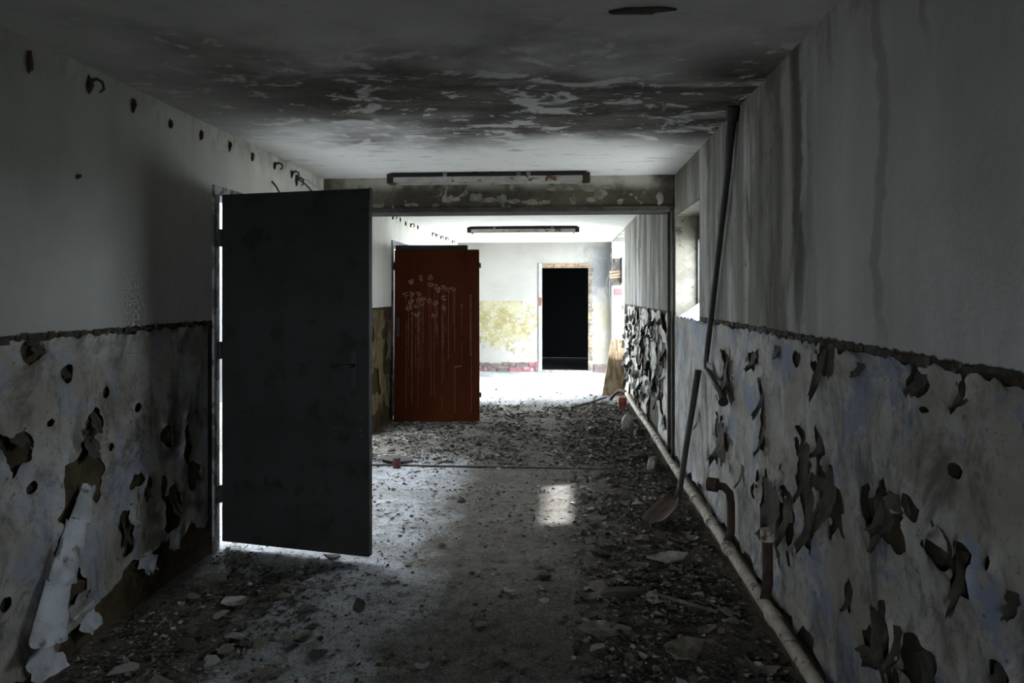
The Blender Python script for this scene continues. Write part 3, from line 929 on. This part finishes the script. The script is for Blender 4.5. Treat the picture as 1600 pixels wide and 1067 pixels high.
def splash(x, z, r, drip, seed):
    rnd = random.Random(seed)
    n = 16
    V, Fc = [], []
    # a broken ring with short rays, a dot inside, and the runs below it
    for k in range(n):
        q = 2 * PI * k / n
        ro = r * rnd.uniform(0.65, 1.35)
        ri = r * rnd.uniform(0.12, 0.62)
        V.append((x + ri * math.cos(q), -0.0012, z + ri * math.sin(q)))
        V.append((x + ro * math.cos(q), -0.0012, z + ro * math.sin(q)))
    for k in range(n):
        if rnd.random() < 0.68:
            a, b = 2 * k, 2 * ((k + 1) % n)
            Fc.append((a, a + 1, b + 1, b))
    for _ in range(5):
        px, pz, s = x + rnd.uniform(-.5, .5) * r, z + rnd.uniform(-.5, .5) * r, r * 0.16
        b = len(V)
        V += [(px - s, -0.0012, pz), (px, -0.0012, pz - s), (px + s, -0.0012, pz), (px, -0.0012, pz + s)]
        Fc.append((b, b + 1, b + 2, b + 3))
    for d in range(drip):
        px = x + rnd.uniform(-.7, .7) * r
        L = rnd.uniform(0.25, 1.0) * (z - 0.12)
        wd = rnd.uniform(0.0009, 0.0022)
        b = len(V)
        m = 8
        for i in range(m + 1):
            pz = z - 0.5 * r - L * i / m
            ox = 0.004 * noise.noise(Vector((seed, d, i * 0.7)))
            V += [(px + ox - wd, -0.0011, pz), (px + ox + wd, -0.0011, pz)]
        for i in range(m):
            if rnd.random() < 0.88:
                Fc.append((b + 2 * i, b + 2 * i + 2, b + 2 * i + 3, b + 2 * i + 1))
    me = bpy.data.meshes.new('splash')
    me.from_pydata(V, [], Fc)
    return me


for i, (x, z) in enumerate(SPL):
    obj('splash_mark', splash(x, z, 0.031 if i < 24 else 0.014, 0 if i < 3 else (1 + i % 2), 40 + i), 'splash', bleaf)
obj('scuff_mark', MB().add([(0.70, -0.0012, 0.625), (0.78, -0.0012, 0.635), (0.785, -0.0012, 0.645), (0.70, -0.0012, 0.637)], [(0, 1, 2, 3)]).mesh(), 'splash', bleaf)

# far doorway: bare brick head and jamb, old wooden jamb
rnd = random.Random(7)
x = FD[0]
for k in range(4):
    L = (FD[1] - FD[0] + 0.03) / 4
    obj('brick', rough_box((x + 0.006, YF - 0.03, FD[3] + 0.004), (x + L - 0.006, YF + 0.10, FD[3] + 0.066), 0.003, k, 2), 'brick_tan', wall_far)
    x += L
obj('lintel_bar', MB().box((FD[0], YF - 0.02, FD[3] - 0.02), (FD[1], YF + 0.12, FD[3])).mesh(), 'brick_grey', wall_far)
z = 0.0
k = 0
while z < FD[3] - 0.08:
    pr = 0.022 if k % 2 else 0.0
    obj('brick', rough_box((FD[1] - 0.005, YF - 0.024, z + 0.004), (FD[1] + 0.055 + pr + rnd.uniform(0, 0.012), YF + 0.08, z + 0.068), 0.004, 20 + k, 2),
        'brick_grey' if rnd.random() < 0.8 else 'brick_tan', wall_far)
    z += 0.0755
    k += 1
obj('door_jamb', MB().box((FD[0] - 0.06, YF - 0.025, 0), (FD[0], YF + 0.12, FD[3] + 0.06)).mesh(), 'white_wood', wall_far)
obj('brick', rough_box((FD[0] - 0.055, YF - 0.03, 1.24), (FD[0] - 0.005, YF - 0.01, 1.40), 0.004, 77), 'brick_red', wall_far)
obj('threshold', MB().box((FD[0] - 0.02, YF - 0.03, -0.02), (FD[1] + 0.06, YF + 0.12, 0.025)).mesh(), 'mortar', wall_far)
# exposed brick footing of the far wall, proud of the plaster
obj('footing_mortar', MB().box((XL, YF - 0.03, 0), (FD[0] - 0.07, YF + 0.01, 0.17)).box((FD[1] + 0.10, YF - 0.03, 0), (XR, YF + 0.01, 0.15)).mesh(), 'mortar', wall_far)
for row in range(2):
    x = XL + (0.0 if row == 0 else -0.12)
    while x < FD[0] - 0.09:
        x1 = min(x + 0.235, FD[0] - 0.075)
        if x1 - max(x, XL) > 0.04:
            obj('brick', rough_box((max(x, XL) + 0.006, YF - 0.05, 0.008 + row * 0.085), (x1 - 0.006, YF - 0.01, 0.078 + row * 0.085 + rnd.uniform(-0.012, 0.022)), 0.012, 50 + k, 3),
                rnd.choice(['brick_pink', 'brick_pink', 'brick_dark']), wall_far)
        x += 0.245
        k += 1
    x = FD[1] + 0.10
    while x < XR - 0.03:
        obj('brick', rough_box((x + 0.006, YF - 0.05, 0.008 + row * 0.078), (min(x + 0.20, XR) - 0.006, YF - 0.01, 0.072 + row * 0.078), 0.012, 90 + k, 3), 'brick_dark', wall_far)
        x += 0.21
        k += 1

# ------------------------------------------------------------------ ceiling lamps


def batten(label, y, x0, x1, seed, tilt=0.0):
    t = thing('fluorescent_batten', label, 'lamp', ((x0 + x1) / 2, y, HC), tilt, 'tubeless battens under the ceiling')
    hl = (x1 - x0) / 2
    obj('channel', bevelled(MB().box((-hl, -0.03, -0.040), (hl, 0.03, 0.0)), 0.003, 1), 'black_iron', t)
    mb = MB()
    prof = [(-0.075, -0.082), (-0.070, -0.040), (0.070, -0.040), (0.075, -0.082), (0.068, -0.080), (0.062, -0.046), (-0.062, -0.046), (-0.068, -0.080)]
    n = len(prof)
    V = [(-hl + 0.03, a, b) for a, b in prof] + [(hl - 0.03, a, b) for a, b in prof]
    mb.add(V, [(k, (k + 1) % n, n + (k + 1) % n, n + k) for k in range(n)] + [tuple(range(n - 1, -1, -1)), tuple(range(n, 2 * n))])
    obj('tray', mb.mesh(), 'tray', t)
    for s in (-1, 1):
        e = obj('end_cap', bevelled(MB().box((s * hl - 0.03, -0.055, -0.085), (s * hl + 0.03, 0.055, -0.012)), 0.006, 1), 'rusty', t)
        obj('tube_socket', MB().box((s * (hl - 0.045) - 0.012, -0.02, -0.105), (s * (hl - 0.045) + 0.012, 0.02, -0.06)).mesh(), 'tray', e)
    rnd = random.Random(seed)
    for k in range(3):
        x = rnd.uniform(-hl * .6, hl * .6)
        obj('clip', MB().box((x - 0.015, -0.045, -0.035), (x + 0.015, 0.045, -0.001)).mesh(), 'tray', t)
    obj('lead_wire', MB().tube([(0.05, -0.04, 0.0), (0.0, -0.05, -0.012), (-0.06, -0.05, -0.008), (-0.12, -0.04, 0.0)], 0.004, 6).mesh(), 'wire', t)
    return t


batten('rusty tubeless lamp batten just in front of the crossbeam', 5.56, -1.37, 0.18, 1, math.radians(0.2))
batten('slim lamp batten on the far ceiling beyond the crossbeam', 10.1, -1.35, 0.20, 2)

# ------------------------------------------------------------------ bracket stubs along the left wall
HK = [(2.503, 2.347, 1.3, 0), (2.835, 2.361, 1.2, 1), (3.141, 2.353, 1.0, 0), (3.451, 2.34, 0.9, 0), (3.755, 2.35, 1.0, 0), (4.091, 2.364, 1.0, 0), (4.396, 2.357, 0.8, 0), (4.748, 2.363, 1.0, 1), (5.058, 2.358, 1.0, 1), (5.15, 2.32, 1.4, 1),
      (8.138, 2.374, 1, 1), (8.528, 2.384, 1, 0), (8.809, 2.365, 1, 0), (9.108, 2.369, 1, 1), (9.555, 2.386, 1, 0), (10.643, 2.38, 1, 1), (10.968, 2.387, 1, 1), (11.373, 2.389, 1, 1), (11.874, 2.406, 1, 1), (12.565, 2.402, 1, 1)]
HL = ['small rusty anchor stub high on left wall, nearest the viewer', 'hooked iron bracket high on left wall, second from the viewer']
for i, (y, z, s, kind) in enumerate(HK):
    if i < 2:
        lab, grp = HL[i], None
    elif y < 4:
        lab, grp = 'small rusty stub high on left wall, %s from the viewer' % ['third', 'fourth', 'fifth'][i - 2], 'stubs before the foreground door'
    elif y < 5.1:
        lab, grp = 'iron stub above the grey foreground door, %s of four from the viewer' % ['first', 'second', 'third', 'last'][i - 5], 'stubs above the foreground door'
    elif y < 6:
        lab, grp = 'largest iron bracket by the crossbeam holding loose cables', None
    else:
        lab, grp = 'tiny iron stub high on left wall beyond the crossbeam', 'stubs beyond the crossbeam'
    t = thing('wall_bracket', lab, 'bracket', (XL, y, z), 0, grp)
    bm = bmesh.new()
    bmesh.ops.create_icosphere(bm, subdivisions=2, radius=1.0)
    for v in bm.verts:
        k = 1 + 0.55 * noise.noise(v.co * 1.6 + Vector((i * 3.7, 0, 0))) + 0.3 * noise.noise(v.co * 3.5 + Vector((0, i * 2.3, 0)))
        v.co = Vector((max(-0.25, v.co.x) * 0.018, v.co.y * 0.011 * s, v.co.z * 0.030 * s)) * k
    me = bpy.data.meshes.new('anchor')
    bm.to_mesh(me)
    bm.free()
    obj('anchor', me, 'rusty', t)
    if kind:
        obj('hook', MB().tube([(0.01, 0, 0.012 * s), (0.035, 0.004, 0.02 * s), (0.048, 0.022, 0.012 * s), (0.046, 0.036, -0.008 * s), (0.03, 0.03, -0.022 * s)], [0.010, 0.007, 0.006, 0.006, 0.004], 7).mesh(), 'black_iron', t)
c1 = tag(obj('cable', MB().tube([(XL + 0.03, 5.15, 2.33), (XL + 0.06, 5.22, 2.34), (XL + 0.10, 5.30, 2.30), (XL + 0.14, 5.42, 2.275), (XL + 0.16, 5.56, 2.27), (XL + 0.12, 5.74, 2.28)], 0.006, 6).mesh('c', True), 'plain_plaster'),
         'pale cable sagging from bracket to the crossbeam', 'cable')
c2 = tag(obj('cable', MB().tube([(XL + 0.03, 5.12, 2.33), (XL + 0.06, 5.20, 2.30), (XL + 0.10, 5.26, 2.24), (XL + 0.13, 5.30, 2.14), (XL + 0.10, 5.3, 2.02)], 0.006, 6).mesh('c', True), 'wire'),
         'black cable hanging down behind the grey foreground door', 'cable')
c3 = tag(obj('cable', MB().tube([(XL + 0.004, 4.70, 2.25), (XL + 0.03, 4.72, 2.21), (XL + 0.06, 4.78, 2.12), (XL + 0.03, 4.8, 2.06)], 0.006, 6).mesh('c', True), 'wire'),
         'short black wire end above the grey foreground door', 'cable')
tag(obj('wall_nail', MB().tube([(XL - 0.005, 2.765, 1.96), (XL + 0.018, 2.765, 1.965)], [0.012, 0.006], 7).mesh(), 'rusty'), 'lone dark nail in the upper left wall', 'nail')

# ------------------------------------------------------------------ heating pipe along the right wall
hp = thing('heating_pipe', 'pale flaking heating pipe along the foot of the right wall', 'pipe', (0.83, 1.0, 0))
po = Vector(hp.location)
pts = []
for i in range(41):
    y = 0.4 + (9.35 - 0.4) * i / 40
    pts.append((0.83 + 0.004 * math.sin(y * 2.1), y, 0.20 - 0.006 * (y - 2.4) + 0.003 * math.sin(y * 3)))
pipe = obj('pipe_run', rel(MB().tube(pts, 0.026, 12), po).mesh('p', True), 'pipe_paint', hp)
for y in (2.15, 2.85, 3.62, 4.05, 4.5, 5.1, 6.3, 6.45, 7.6, 8.8):
    zz = 0.20 - 0.006 * (y - 2.4)
    obj('coupling', rel(MB().tube([(0.83, y - 0.03, zz), (0.83, y + 0.03, zz)], 0.032, 12), po).mesh(), 'pipe_paint', hp)
s1 = obj('riser', rel(MB().tube([(0.83, 3.66, 0.20), (0.855, 3.67, 0.26), (0.86, 3.69, 0.40), (0.855, 3.70, 0.45), (0.83, 3.71, 0.478), (0.79, 3.73, 0.482)], 0.021, 10), po).mesh('s', True), 'rusty', hp)
obj('flange', rel(MB().tube([(0.80, 3.725, 0.482), (0.755, 3.75, 0.482)], 0.036, 12), po).mesh(), 'rusty', s1)
s2 = obj('riser', rel(MB().tube([(0.83, 2.98, 0.20), (0.845, 2.985, 0.28), (0.845, 2.99, 0.46)], 0.022, 10), po).mesh('s', True), 'rusty', hp)
obj('cap', rel(MB().tube([(0.845, 2.99, 0.455), (0.845, 2.99, 0.50)], 0.030, 12), po).mesh(), 'pipe_paint', s2)
obj('bent_end', rel(MB().tube([(0.83, 9.35, 0.16), (0.81, 9.46, 0.175), (0.76, 9.56, 0.17), (0.70, 9.62, 0.12), (0.64, 9.66, 0.03)], 0.024, 10), po).mesh('b', True), 'rusty', hp)
for y in (3.3, 6.42, 8.4):
    zz = 0.20 - 0.006 * (y - 2.4)
    obj('pipe_bracket', rel(MB().box((0.83, y - 0.012, zz - 0.04), (XR, y + 0.012, zz - 0.024)).box((0.80, y - 0.012, zz - 0.034), (0.86, y + 0.012, zz - 0.026)), po).mesh(), 'rusty', hp)

# loose conduit hanging down the right wall
cdt = thing('conduit', 'long black conduit slanting down the right wall from the ceiling', 'conduit', (0.87, 3.72, HC))
co = Vector(cdt.location)
obj('conduit_tube', rel(MB().tube([(0.875, 3.70, HC), (0.87, 3.75, 2.30), (0.87, 3.807, 2.118), (0.868, 4.072, 1.618), (0.87, 4.33, 1.15), (0.87, 4.375, 1.07), (0.865, 4.35, 1.02), (0.86, 4.10, 0.975), (0.855, 3.87, 0.93)],
    [0.024, 0.024, 0.018, 0.017, 0.017, 0.017, 0.016, 0.016, 0.016], 10), co).mesh('c', True), 'black_iron', cdt)
obj('conduit_end', rel(MB().tube([(0.855, 3.90, 0.935), (0.85, 3.82, 0.90)], [0.022, 0.028], 10), co).mesh(), 'black_iron', cdt)
obj('ceiling_socket', rel(MB().tube([(0.875, 3.70, HC), (0.873, 3.72, 2.37)], [0.04, 0.028], 10), co).mesh(), 'black_iron', cdt)

# shovel leaning on the pipe wall
sh = thing('shovel', 'black shovel leaning against the right wall, blade on the floor', 'shovel', (0.60, 4.5, 0))
so = Vector(sh.location)
obj('shaft', rel(MB().tube([(0.868, 4.61, 0.985), (0.80, 4.65, 0.50), (0.762, 4.66, 0.22), (0.735, 4.63, 0.15)], [0.022, 0.020, 0.019, 0.022], 10), so).mesh('s', True), 'black_iron', sh)
V, Fc = [], []
c0, c1_ = Vector((0.735, 4.63, 0.15)), Vector((0.545, 4.46, 0.010))
ax = (c1_ - c0)
side_ = Vector((0.55, -0.78, 0.18)).normalized()
nrm = ax.cross(side_).normalized()
if nrm.z < 0:
    nrm = -nrm
for i in range(9):
    s = i / 8
    wd = 0.115 * (0.35 + 0.65 * min(1, s * 3)) * (1.0 if s < 0.7 else math.sqrt(max(0.02, 1 - ((s - 0.7) / 0.31) ** 2)))
    for k in range(7):
        q = k / 6 * 2 - 1
        V.append(c0 + ax * s + side_ * wd * q + nrm * (0.030 * q * q - 0.03 * s * (1 - s)) + Vector((0, 0, 0.004)))
for i in range(8):
    for k in range(6):
        a = i * 7 + k
        Fc.append((a, a + 1, a + 8, a + 7))
bl = obj('blade', rel(MB().add(V, Fc), so).mesh('b', True), 'rusty', sh)
sm = bl.modifiers.new('thick', 'SOLIDIFY')
sm.thickness = 0.004

# ------------------------------------------------------------------ far end junk
bx = thing('fuse_box', 'burnt broken fuse box with hanging wires by the far opening', 'fuse box', (0.95, WF[1], 1.4))
bo = Vector(bx.location)
Yj = WF[1]
obj('back_plate', rel(MB().box((0.86, Yj - 0.02, 1.62), (1.06, Yj + 0.0, 2.12)), bo).mesh(), 'box_metal', bx)
obj('side_plate', rel(MB().box((1.055, Yj - 0.12, 1.66), (1.075, Yj, 2.14)), bo).mesh(), 'black_iron', bx)
for z, a in ((1.86, 0.02), (1.80, 0.035), (1.76, 0.02)):
    obj('slat', rel(MB().add([(0.83, Yj - 0.10, z - 0.02), (1.05, Yj - 0.05, z - 0.02 + a), (1.05, Yj - 0.05, z + 0.018 + a), (0.83, Yj - 0.10, z + 0.018),
                              (0.83, Yj - 0.085, z - 0.02), (1.05, Yj - 0.035, z - 0.02 + a), (1.05, Yj - 0.035, z + 0.018 + a), (0.83, Yj - 0.085, z + 0.018)],
                             [(0, 1, 2, 3), (7, 6, 5, 4), (0, 4, 5, 1), (3, 2, 6, 7), (0, 3, 7, 4), (1, 5, 6, 2)]), bo).mesh(), 'slat_wood', bx)
obj('cover', rel(MB().box((0.93, Yj - 0.08, 1.44), (1.07, Yj - 0.01, 1.57)), bo).mesh(), 'red_plastic', bx)
obj('insulator', rel(MB().box((0.87, Yj - 0.05, 1.98), (0.90, Yj - 0.01, 2.06)).box((0.93, Yj - 0.05, 2.04), (0.97, Yj - 0.01, 2.10)), bo).mesh(), 'black_iron', bx)
for wpts in ([(0.86, 12.85, 1.85), (0.80, 12.82, 1.75), (0.76, 12.82, 1.60), (0.77, 12.82, 1.48), (0.79, 12.82, 1.44)], [(0.84, 12.85, 1.80), (0.83, 12.82, 1.6), (0.84, 12.82, 1.35), (0.845, 12.83, 1.15)],
             [(0.87, 12.85, 1.95), (0.85, 12.83, 2.15), (0.87, 12.84, 2.30)], [(0.86, 12.85, 1.9), (0.88, 12.83, 2.1), (0.87, 12.84, 2.28)], [(0.89, 12.86, 1.66), (0.92, 12.83, 1.55), (0.93, 12.84, 1.42), (0.9, 12.84, 1.3)]):
    obj('wire', rel(MB().tube(wpts, 0.007, 6), bo).mesh('w', True), 'wire', bx)
v = [(0.56, 10.22, 0.0), (0.90, 10.30, 0.0), (0.99, 10.56, 0.80), (0.71, 10.48, 0.80)]
nn = (Vector(v[1]) - Vector(v[0])).cross(Vector(v[3]) - Vector(v[0])).normalized() * 0.022
V = [Vector(p) for p in v] + [Vector(p) - nn for p in v]
lb = MB().add(V, [(0, 1, 2, 3), (7, 6, 5, 4), (0, 4, 5, 1), (1, 5, 6, 2), (2, 6, 7, 3), (3, 7, 4, 0)])
tag(obj('leaning_board', lb.mesh(), 'board'), 'pale weathered board leaning by the bright far opening', 'board')
tag(obj('iron_bar', MB().tube([(0.10, 9.0, 0.018), (0.35, 9.42, 0.022), (0.60, 9.92, 0.025)], 0.014, 8).mesh('i', True), 'rusty'), 'thin dark iron bar lying on the floor before the leaning board', 'bar')
tag(obj('brick', rough_box((0.70, 8.98, 0.0), (0.80, 9.10, 0.155), 0.006, 3), 'brick_red'), 'orange-red brick propping the far end of the pipe', 'brick')

# ------------------------------------------------------------------ things on the floor


def lump(name, x, y, sx, sy, sz, seed, mat, label, cat, z=0.0, rot=0.0, group=None):
    """an irregular broken stone"""
    bm = bmesh.new()
    bmesh.ops.create_icosphere(bm, subdivisions=2, radius=1.0)
    for v in bm.verts:
        p = v.co.copy()
        k = 1 + 0.38 * noise.noise(p * 1.3 + Vector((seed * 5.3, 0, 0))) + 0.16 * noise.noise(p * 3.1 + Vector((0, seed * 2.7, 0)))
        q = Vector([math.copysign(abs(c) ** 0.75, c) for c in p]) * k
        v.co = Vector((q.x * sx, q.y * sy, max(-0.12, q.z) * sz))
    me = bpy.data.meshes.new('lump')
    bm.to_mesh(me)
    bm.free()
    o = obj(name, me, mat)
    o.location = (x, y, z + 0.01)
    o.rotation_euler = (0, 0, rot)
    return tag(o, label, cat, group)


lump('concrete_lump', 0.70, 7.75, 0.07, 0.09, 0.15, 1, 'concrete', 'grey concrete lump under the far part of the pipe', 'rubble')
lump('concrete_lump', 0.74, 5.95, 0.04, 0.06, 0.11, 2, 'concrete', 'pale concrete lump under the pipe beside the shovel', 'rubble')
lump('stone', 0.31, 7.44, 0.05, 0.04, 0.07, 3, 'black_iron', 'small black stone alone in mid floor before the bright end', 'stone')
lump('stone', 0.78, 7.3, 0.05, 0.04, 0.07, 4, 'chip_dark', 'black stone tucked under the pipe by the grey lump', 'stone')
lump('stone', 0.66, 6.28, 0.09, 0.06, 0.07, 5, 'chip_dark', 'flat dark rubble block right of the pale light strip', 'stone')
lump('stone', 0.30, 3.46, 0.14, 0.05, 0.03, 6, 'chip_dark', 'long flat black slab on the near right floor', 'stone', rot=0.1)
lump('stone', -0.02, 4.92, 0.03, 0.03, 0.03, 7, 'chip_dark', 'small dark clod between the two light patches', 'stone').location = (-0.72, 4.95, 0)
lump('stone', -0.10, 3.66, 0.035, 0.03, 0.02, 8, 'chip_dark', 'small dark clod at the near end of the light strip', 'stone')
tin = thing('tin_can', 'small red-brown tin standing on the lit floor', 'can', (-1.406, 5.88, 0))
obj('can_body', MB().tube([(0, 0, 0.0), (0, 0, 0.006), (0, 0, 0.078), (0, 0, 0.082)], [0.030, 0.032, 0.032, 0.030], 16).mesh(), 'red_tin', tin)
obj('can_rim', MB().tube([(0, 0, 0.080), (0, 0, 0.087)], 0.033, 16).mesh(), 'lid', tin)
lid = MB()
lid.tube([(0, 0, 0.0), (0, 0, 0.012), (0, 0, 0.016)], [0.135, 0.14, 0.12], 28)
lo = tag(obj('round_lid', lid.mesh(), 'lid'), 'flat brown round lid lying behind the red-brown tin', 'lid')
lo.location = (-1.46, 6.12, 0.012)
lo.rotation_euler = (math.radians(-3), math.radians(4), 0)
tag(obj('stick', MB().tube([(0.42, 3.45, 0.03), (0.55, 3.36, 0.032), (0.70, 3.26, 0.03)], [0.008, 0.009, 0.007], 7).mesh(), 'chip_tan'), 'thin pale stick on the rubble near the pipe', 'stick')


def chip_mesh(rnd, w, h, curl):
    """one paint chip: irregular outline, curled about one axis; ~20 triangles"""
    n = 7
    k = curl
    V = [(0, 0, 0)]
    for i in range(n):
        q = 2 * PI * i / n + rnd.uniform(-0.25, 0.25)
        r = rnd.uniform(0.6, 1.1)
        V.append((w * r * math.cos(q), h * r * math.sin(q), 0))
    mid = [((V[0][0] + V[i][0]) * 0.55, (V[0][1] + V[i][1]) * 0.55, 0) for i in range(1, n + 1)]
    V = V + mid
    V = [(x, y, k * x * x / w + 0.25 * k * y * y / h + rnd.uniform(-0.04, 0.04) * w) for (x, y, z_) in V]
    Fc = []
    for i in range(n):
        j = (i + 1) % n
        Fc.append((0, 1 + n + i, 1 + n + j))
        Fc.append((1 + n + i, 1 + i, 1 + j, 1 + n + j))
    zmin = min(p[2] for p in V)
    return [(x, y, z_ - zmin) for x, y, z_ in V], Fc


def density(x, y):
    d = 0.16
    if x > 0.08:
        d = max(d, min(1, (x - 0.0) / 0.4))
    if 6.05 < y < 9.2:
        d = max(d, 0.62)
    if x < -1.0 and y < 3.9:
        d = max(d, min(0.8, (-0.9 - x) / 0.6))
    if y < 3.4:
        d = max(d, 0.14)
    if x < -1.2 and 5.4 < y < 6.6:
        d = max(d, 0.35)
    if x < -1.7:
        d = max(d, 0.5)
    if y > 9.5:
        d *= 0.12
    return d * max(0.12, min(1.6, 0.75 + 1.5 * fbm(x * 2.4, y * 2.4, 40, 4)))


rnd = random.Random(99)
SV, SF, SM = [], [], []
count = 0
while count < 30000:
    x = rnd.uniform(XL + 0.05, XR - 0.05)
    y = 1.6 + (rnd.random() ** 1.15) * 9.6
    if rnd.random() > density(x, y):
        continue
    s = rnd.choice([0.006, 0.008, 0.010, 0.014, 0.018, 0.026])
    s *= (0.62 if (x < 0.05 and y < 6) else 0.85) * (1.0 + 0.04 * y)
    v_, f_ = chip_mesh(rnd, s, s * rnd.uniform(0.5, 0.95), rnd.uniform(-0.5, 0.9))
    rot = Matrix.Rotation(rnd.uniform(0, 6.28), 3, 'Z') @ Matrix.Rotation(rnd.gauss(0, 0.35), 3, 'X')
    z0 = floor_h(x, y) + rnd.uniform(0.0, 0.012 if x > 0 else 0.003)
    b = len(SV)
    SV += [tuple(rot @ Vector(p) + Vector((x, y, z0))) for p in v_]
    SF += [tuple(i + b for i in q) for q in f_]
    SM += [rnd.choice([0, 1, 1, 2, 2, 2, 2])] * len(f_)
    count += 1
me = bpy.data.meshes.new('litter')
me.from_pydata(SV, [], SF)
me.polygons.foreach_set('material_index', SM)
lit = obj('paint_chips', me, ['chip_pale', 'chip_tan', 'chip_dark'])
lit['kind'] = 'stuff'
tag(lit, 'countless small paint chips and dirt strewn over the corridor floor', 'debris')

protos = []
for i in range(15):
    v_, f_ = chip_mesh(rnd, 1.0, rnd.uniform(0.55, 0.95), rnd.uniform(-0.45, 0.75))
    me = bpy.data.meshes.new('chip')
    me.from_pydata(v_, [], f_)
    me.materials.append(M[['chip_pale', 'chip_tan', 'chip_dark', 'chip_tan', 'chip_dark'][i % 5]])
    protos.append(me)
ZONES = [  # label, group, x0, x1, y0, y1, how many, size
    ('curled paint flake on the dark floor below the left wall', 'flakes below the left wall', -1.85, -0.95, 2.4, 3.6, 46, 0.030, 0.065),
    ('curled paint flake on the near middle floor', 'flakes on the near middle floor', -0.9, 0.05, 2.5, 4.2, 18, 0.022, 0.045),
    ('curled paint flake on the rubble between light strip and near pipe', 'flakes on the near right rubble', 0.1, 0.78, 2.4, 4.4, 86, 0.028, 0.075),
    ('curled paint flake on the floor between light strip and shovel', 'flakes by the shovel', 0.12, 0.78, 4.5, 5.9, 44, 0.026, 0.055),
    ('curled paint flake on the floor in front of the brown door', 'flakes before the brown door', -1.7, 0.0, 6.05, 7.7, 44, 0.026, 0.055),
    ('curled paint flake on the floor beyond the beam near the pipe', 'flakes beyond the beam by the pipe', 0.05, 0.76, 6.1, 8.9, 52, 0.026, 0.055)]
for lab, grp, x0, x1, y0, y1, n, s0, s1_ in ZONES:
    for i in range(n):
        x, y = rnd.uniform(x0, x1), rnd.uniform(y0, y1)
        o = bpy.data.objects.new('paint_flake', rnd.choice(protos))
        COL.objects.link(o)
        s = rnd.uniform(s0, s1_)
        o.scale = (s, s, s * 0.8)
        o.rotation_euler = (rnd.gauss(0, 0.14), rnd.gauss(0, 0.14), rnd.uniform(0, 6.28))
        o.location = (x, y, floor_h(x, y) + rnd.uniform(0.003, 0.010))
        tag(o, lab, 'paint flake', grp)
# a few bigger slabs of paint and plaster, each told apart by its place
for (x, y, w_, h_, an, mt, lab) in [(0.557, 3.90, 0.15, 0.09, 0.3, 'chip_pale', 'large pale plaster slab on the rubble beside the near pipe'),
                                    (0.166, 3.08, 0.13, 0.07, -0.2, 'chip_tan', 'large tan paint slab at the bottom right of the floor'),
                                    (-1.55, 3.24, 0.07, 0.055, 0.5, 'chip_pale', 'pale paint slab on the dark floor left of the foreground door'),
                                    (0.50, 2.92, 0.14, 0.08, 0.8, 'chip_tan', 'broad tan slab against the near pipe'),
                                    (-1.28, 3.84, 0.05, 0.03, 0.2, 'chip_dark', 'dark chip on the lit floor under the foreground door')]:
    v_, f_ = chip_mesh(rnd, w_, h_, 0.18)
    me = bpy.data.meshes.new('slab')
    me.from_pydata(v_, [], f_)
    o = tag(obj('plaster_slab', me, mt), lab, 'plaster slab')
    o.location = (x, y, floor_h(x, y) + 0.012)
    o.rotation_euler = (0.05, 0.04, an)
    so_ = o.modifiers.new('thick', 'SOLIDIFY')
    so_.thickness = 0.008
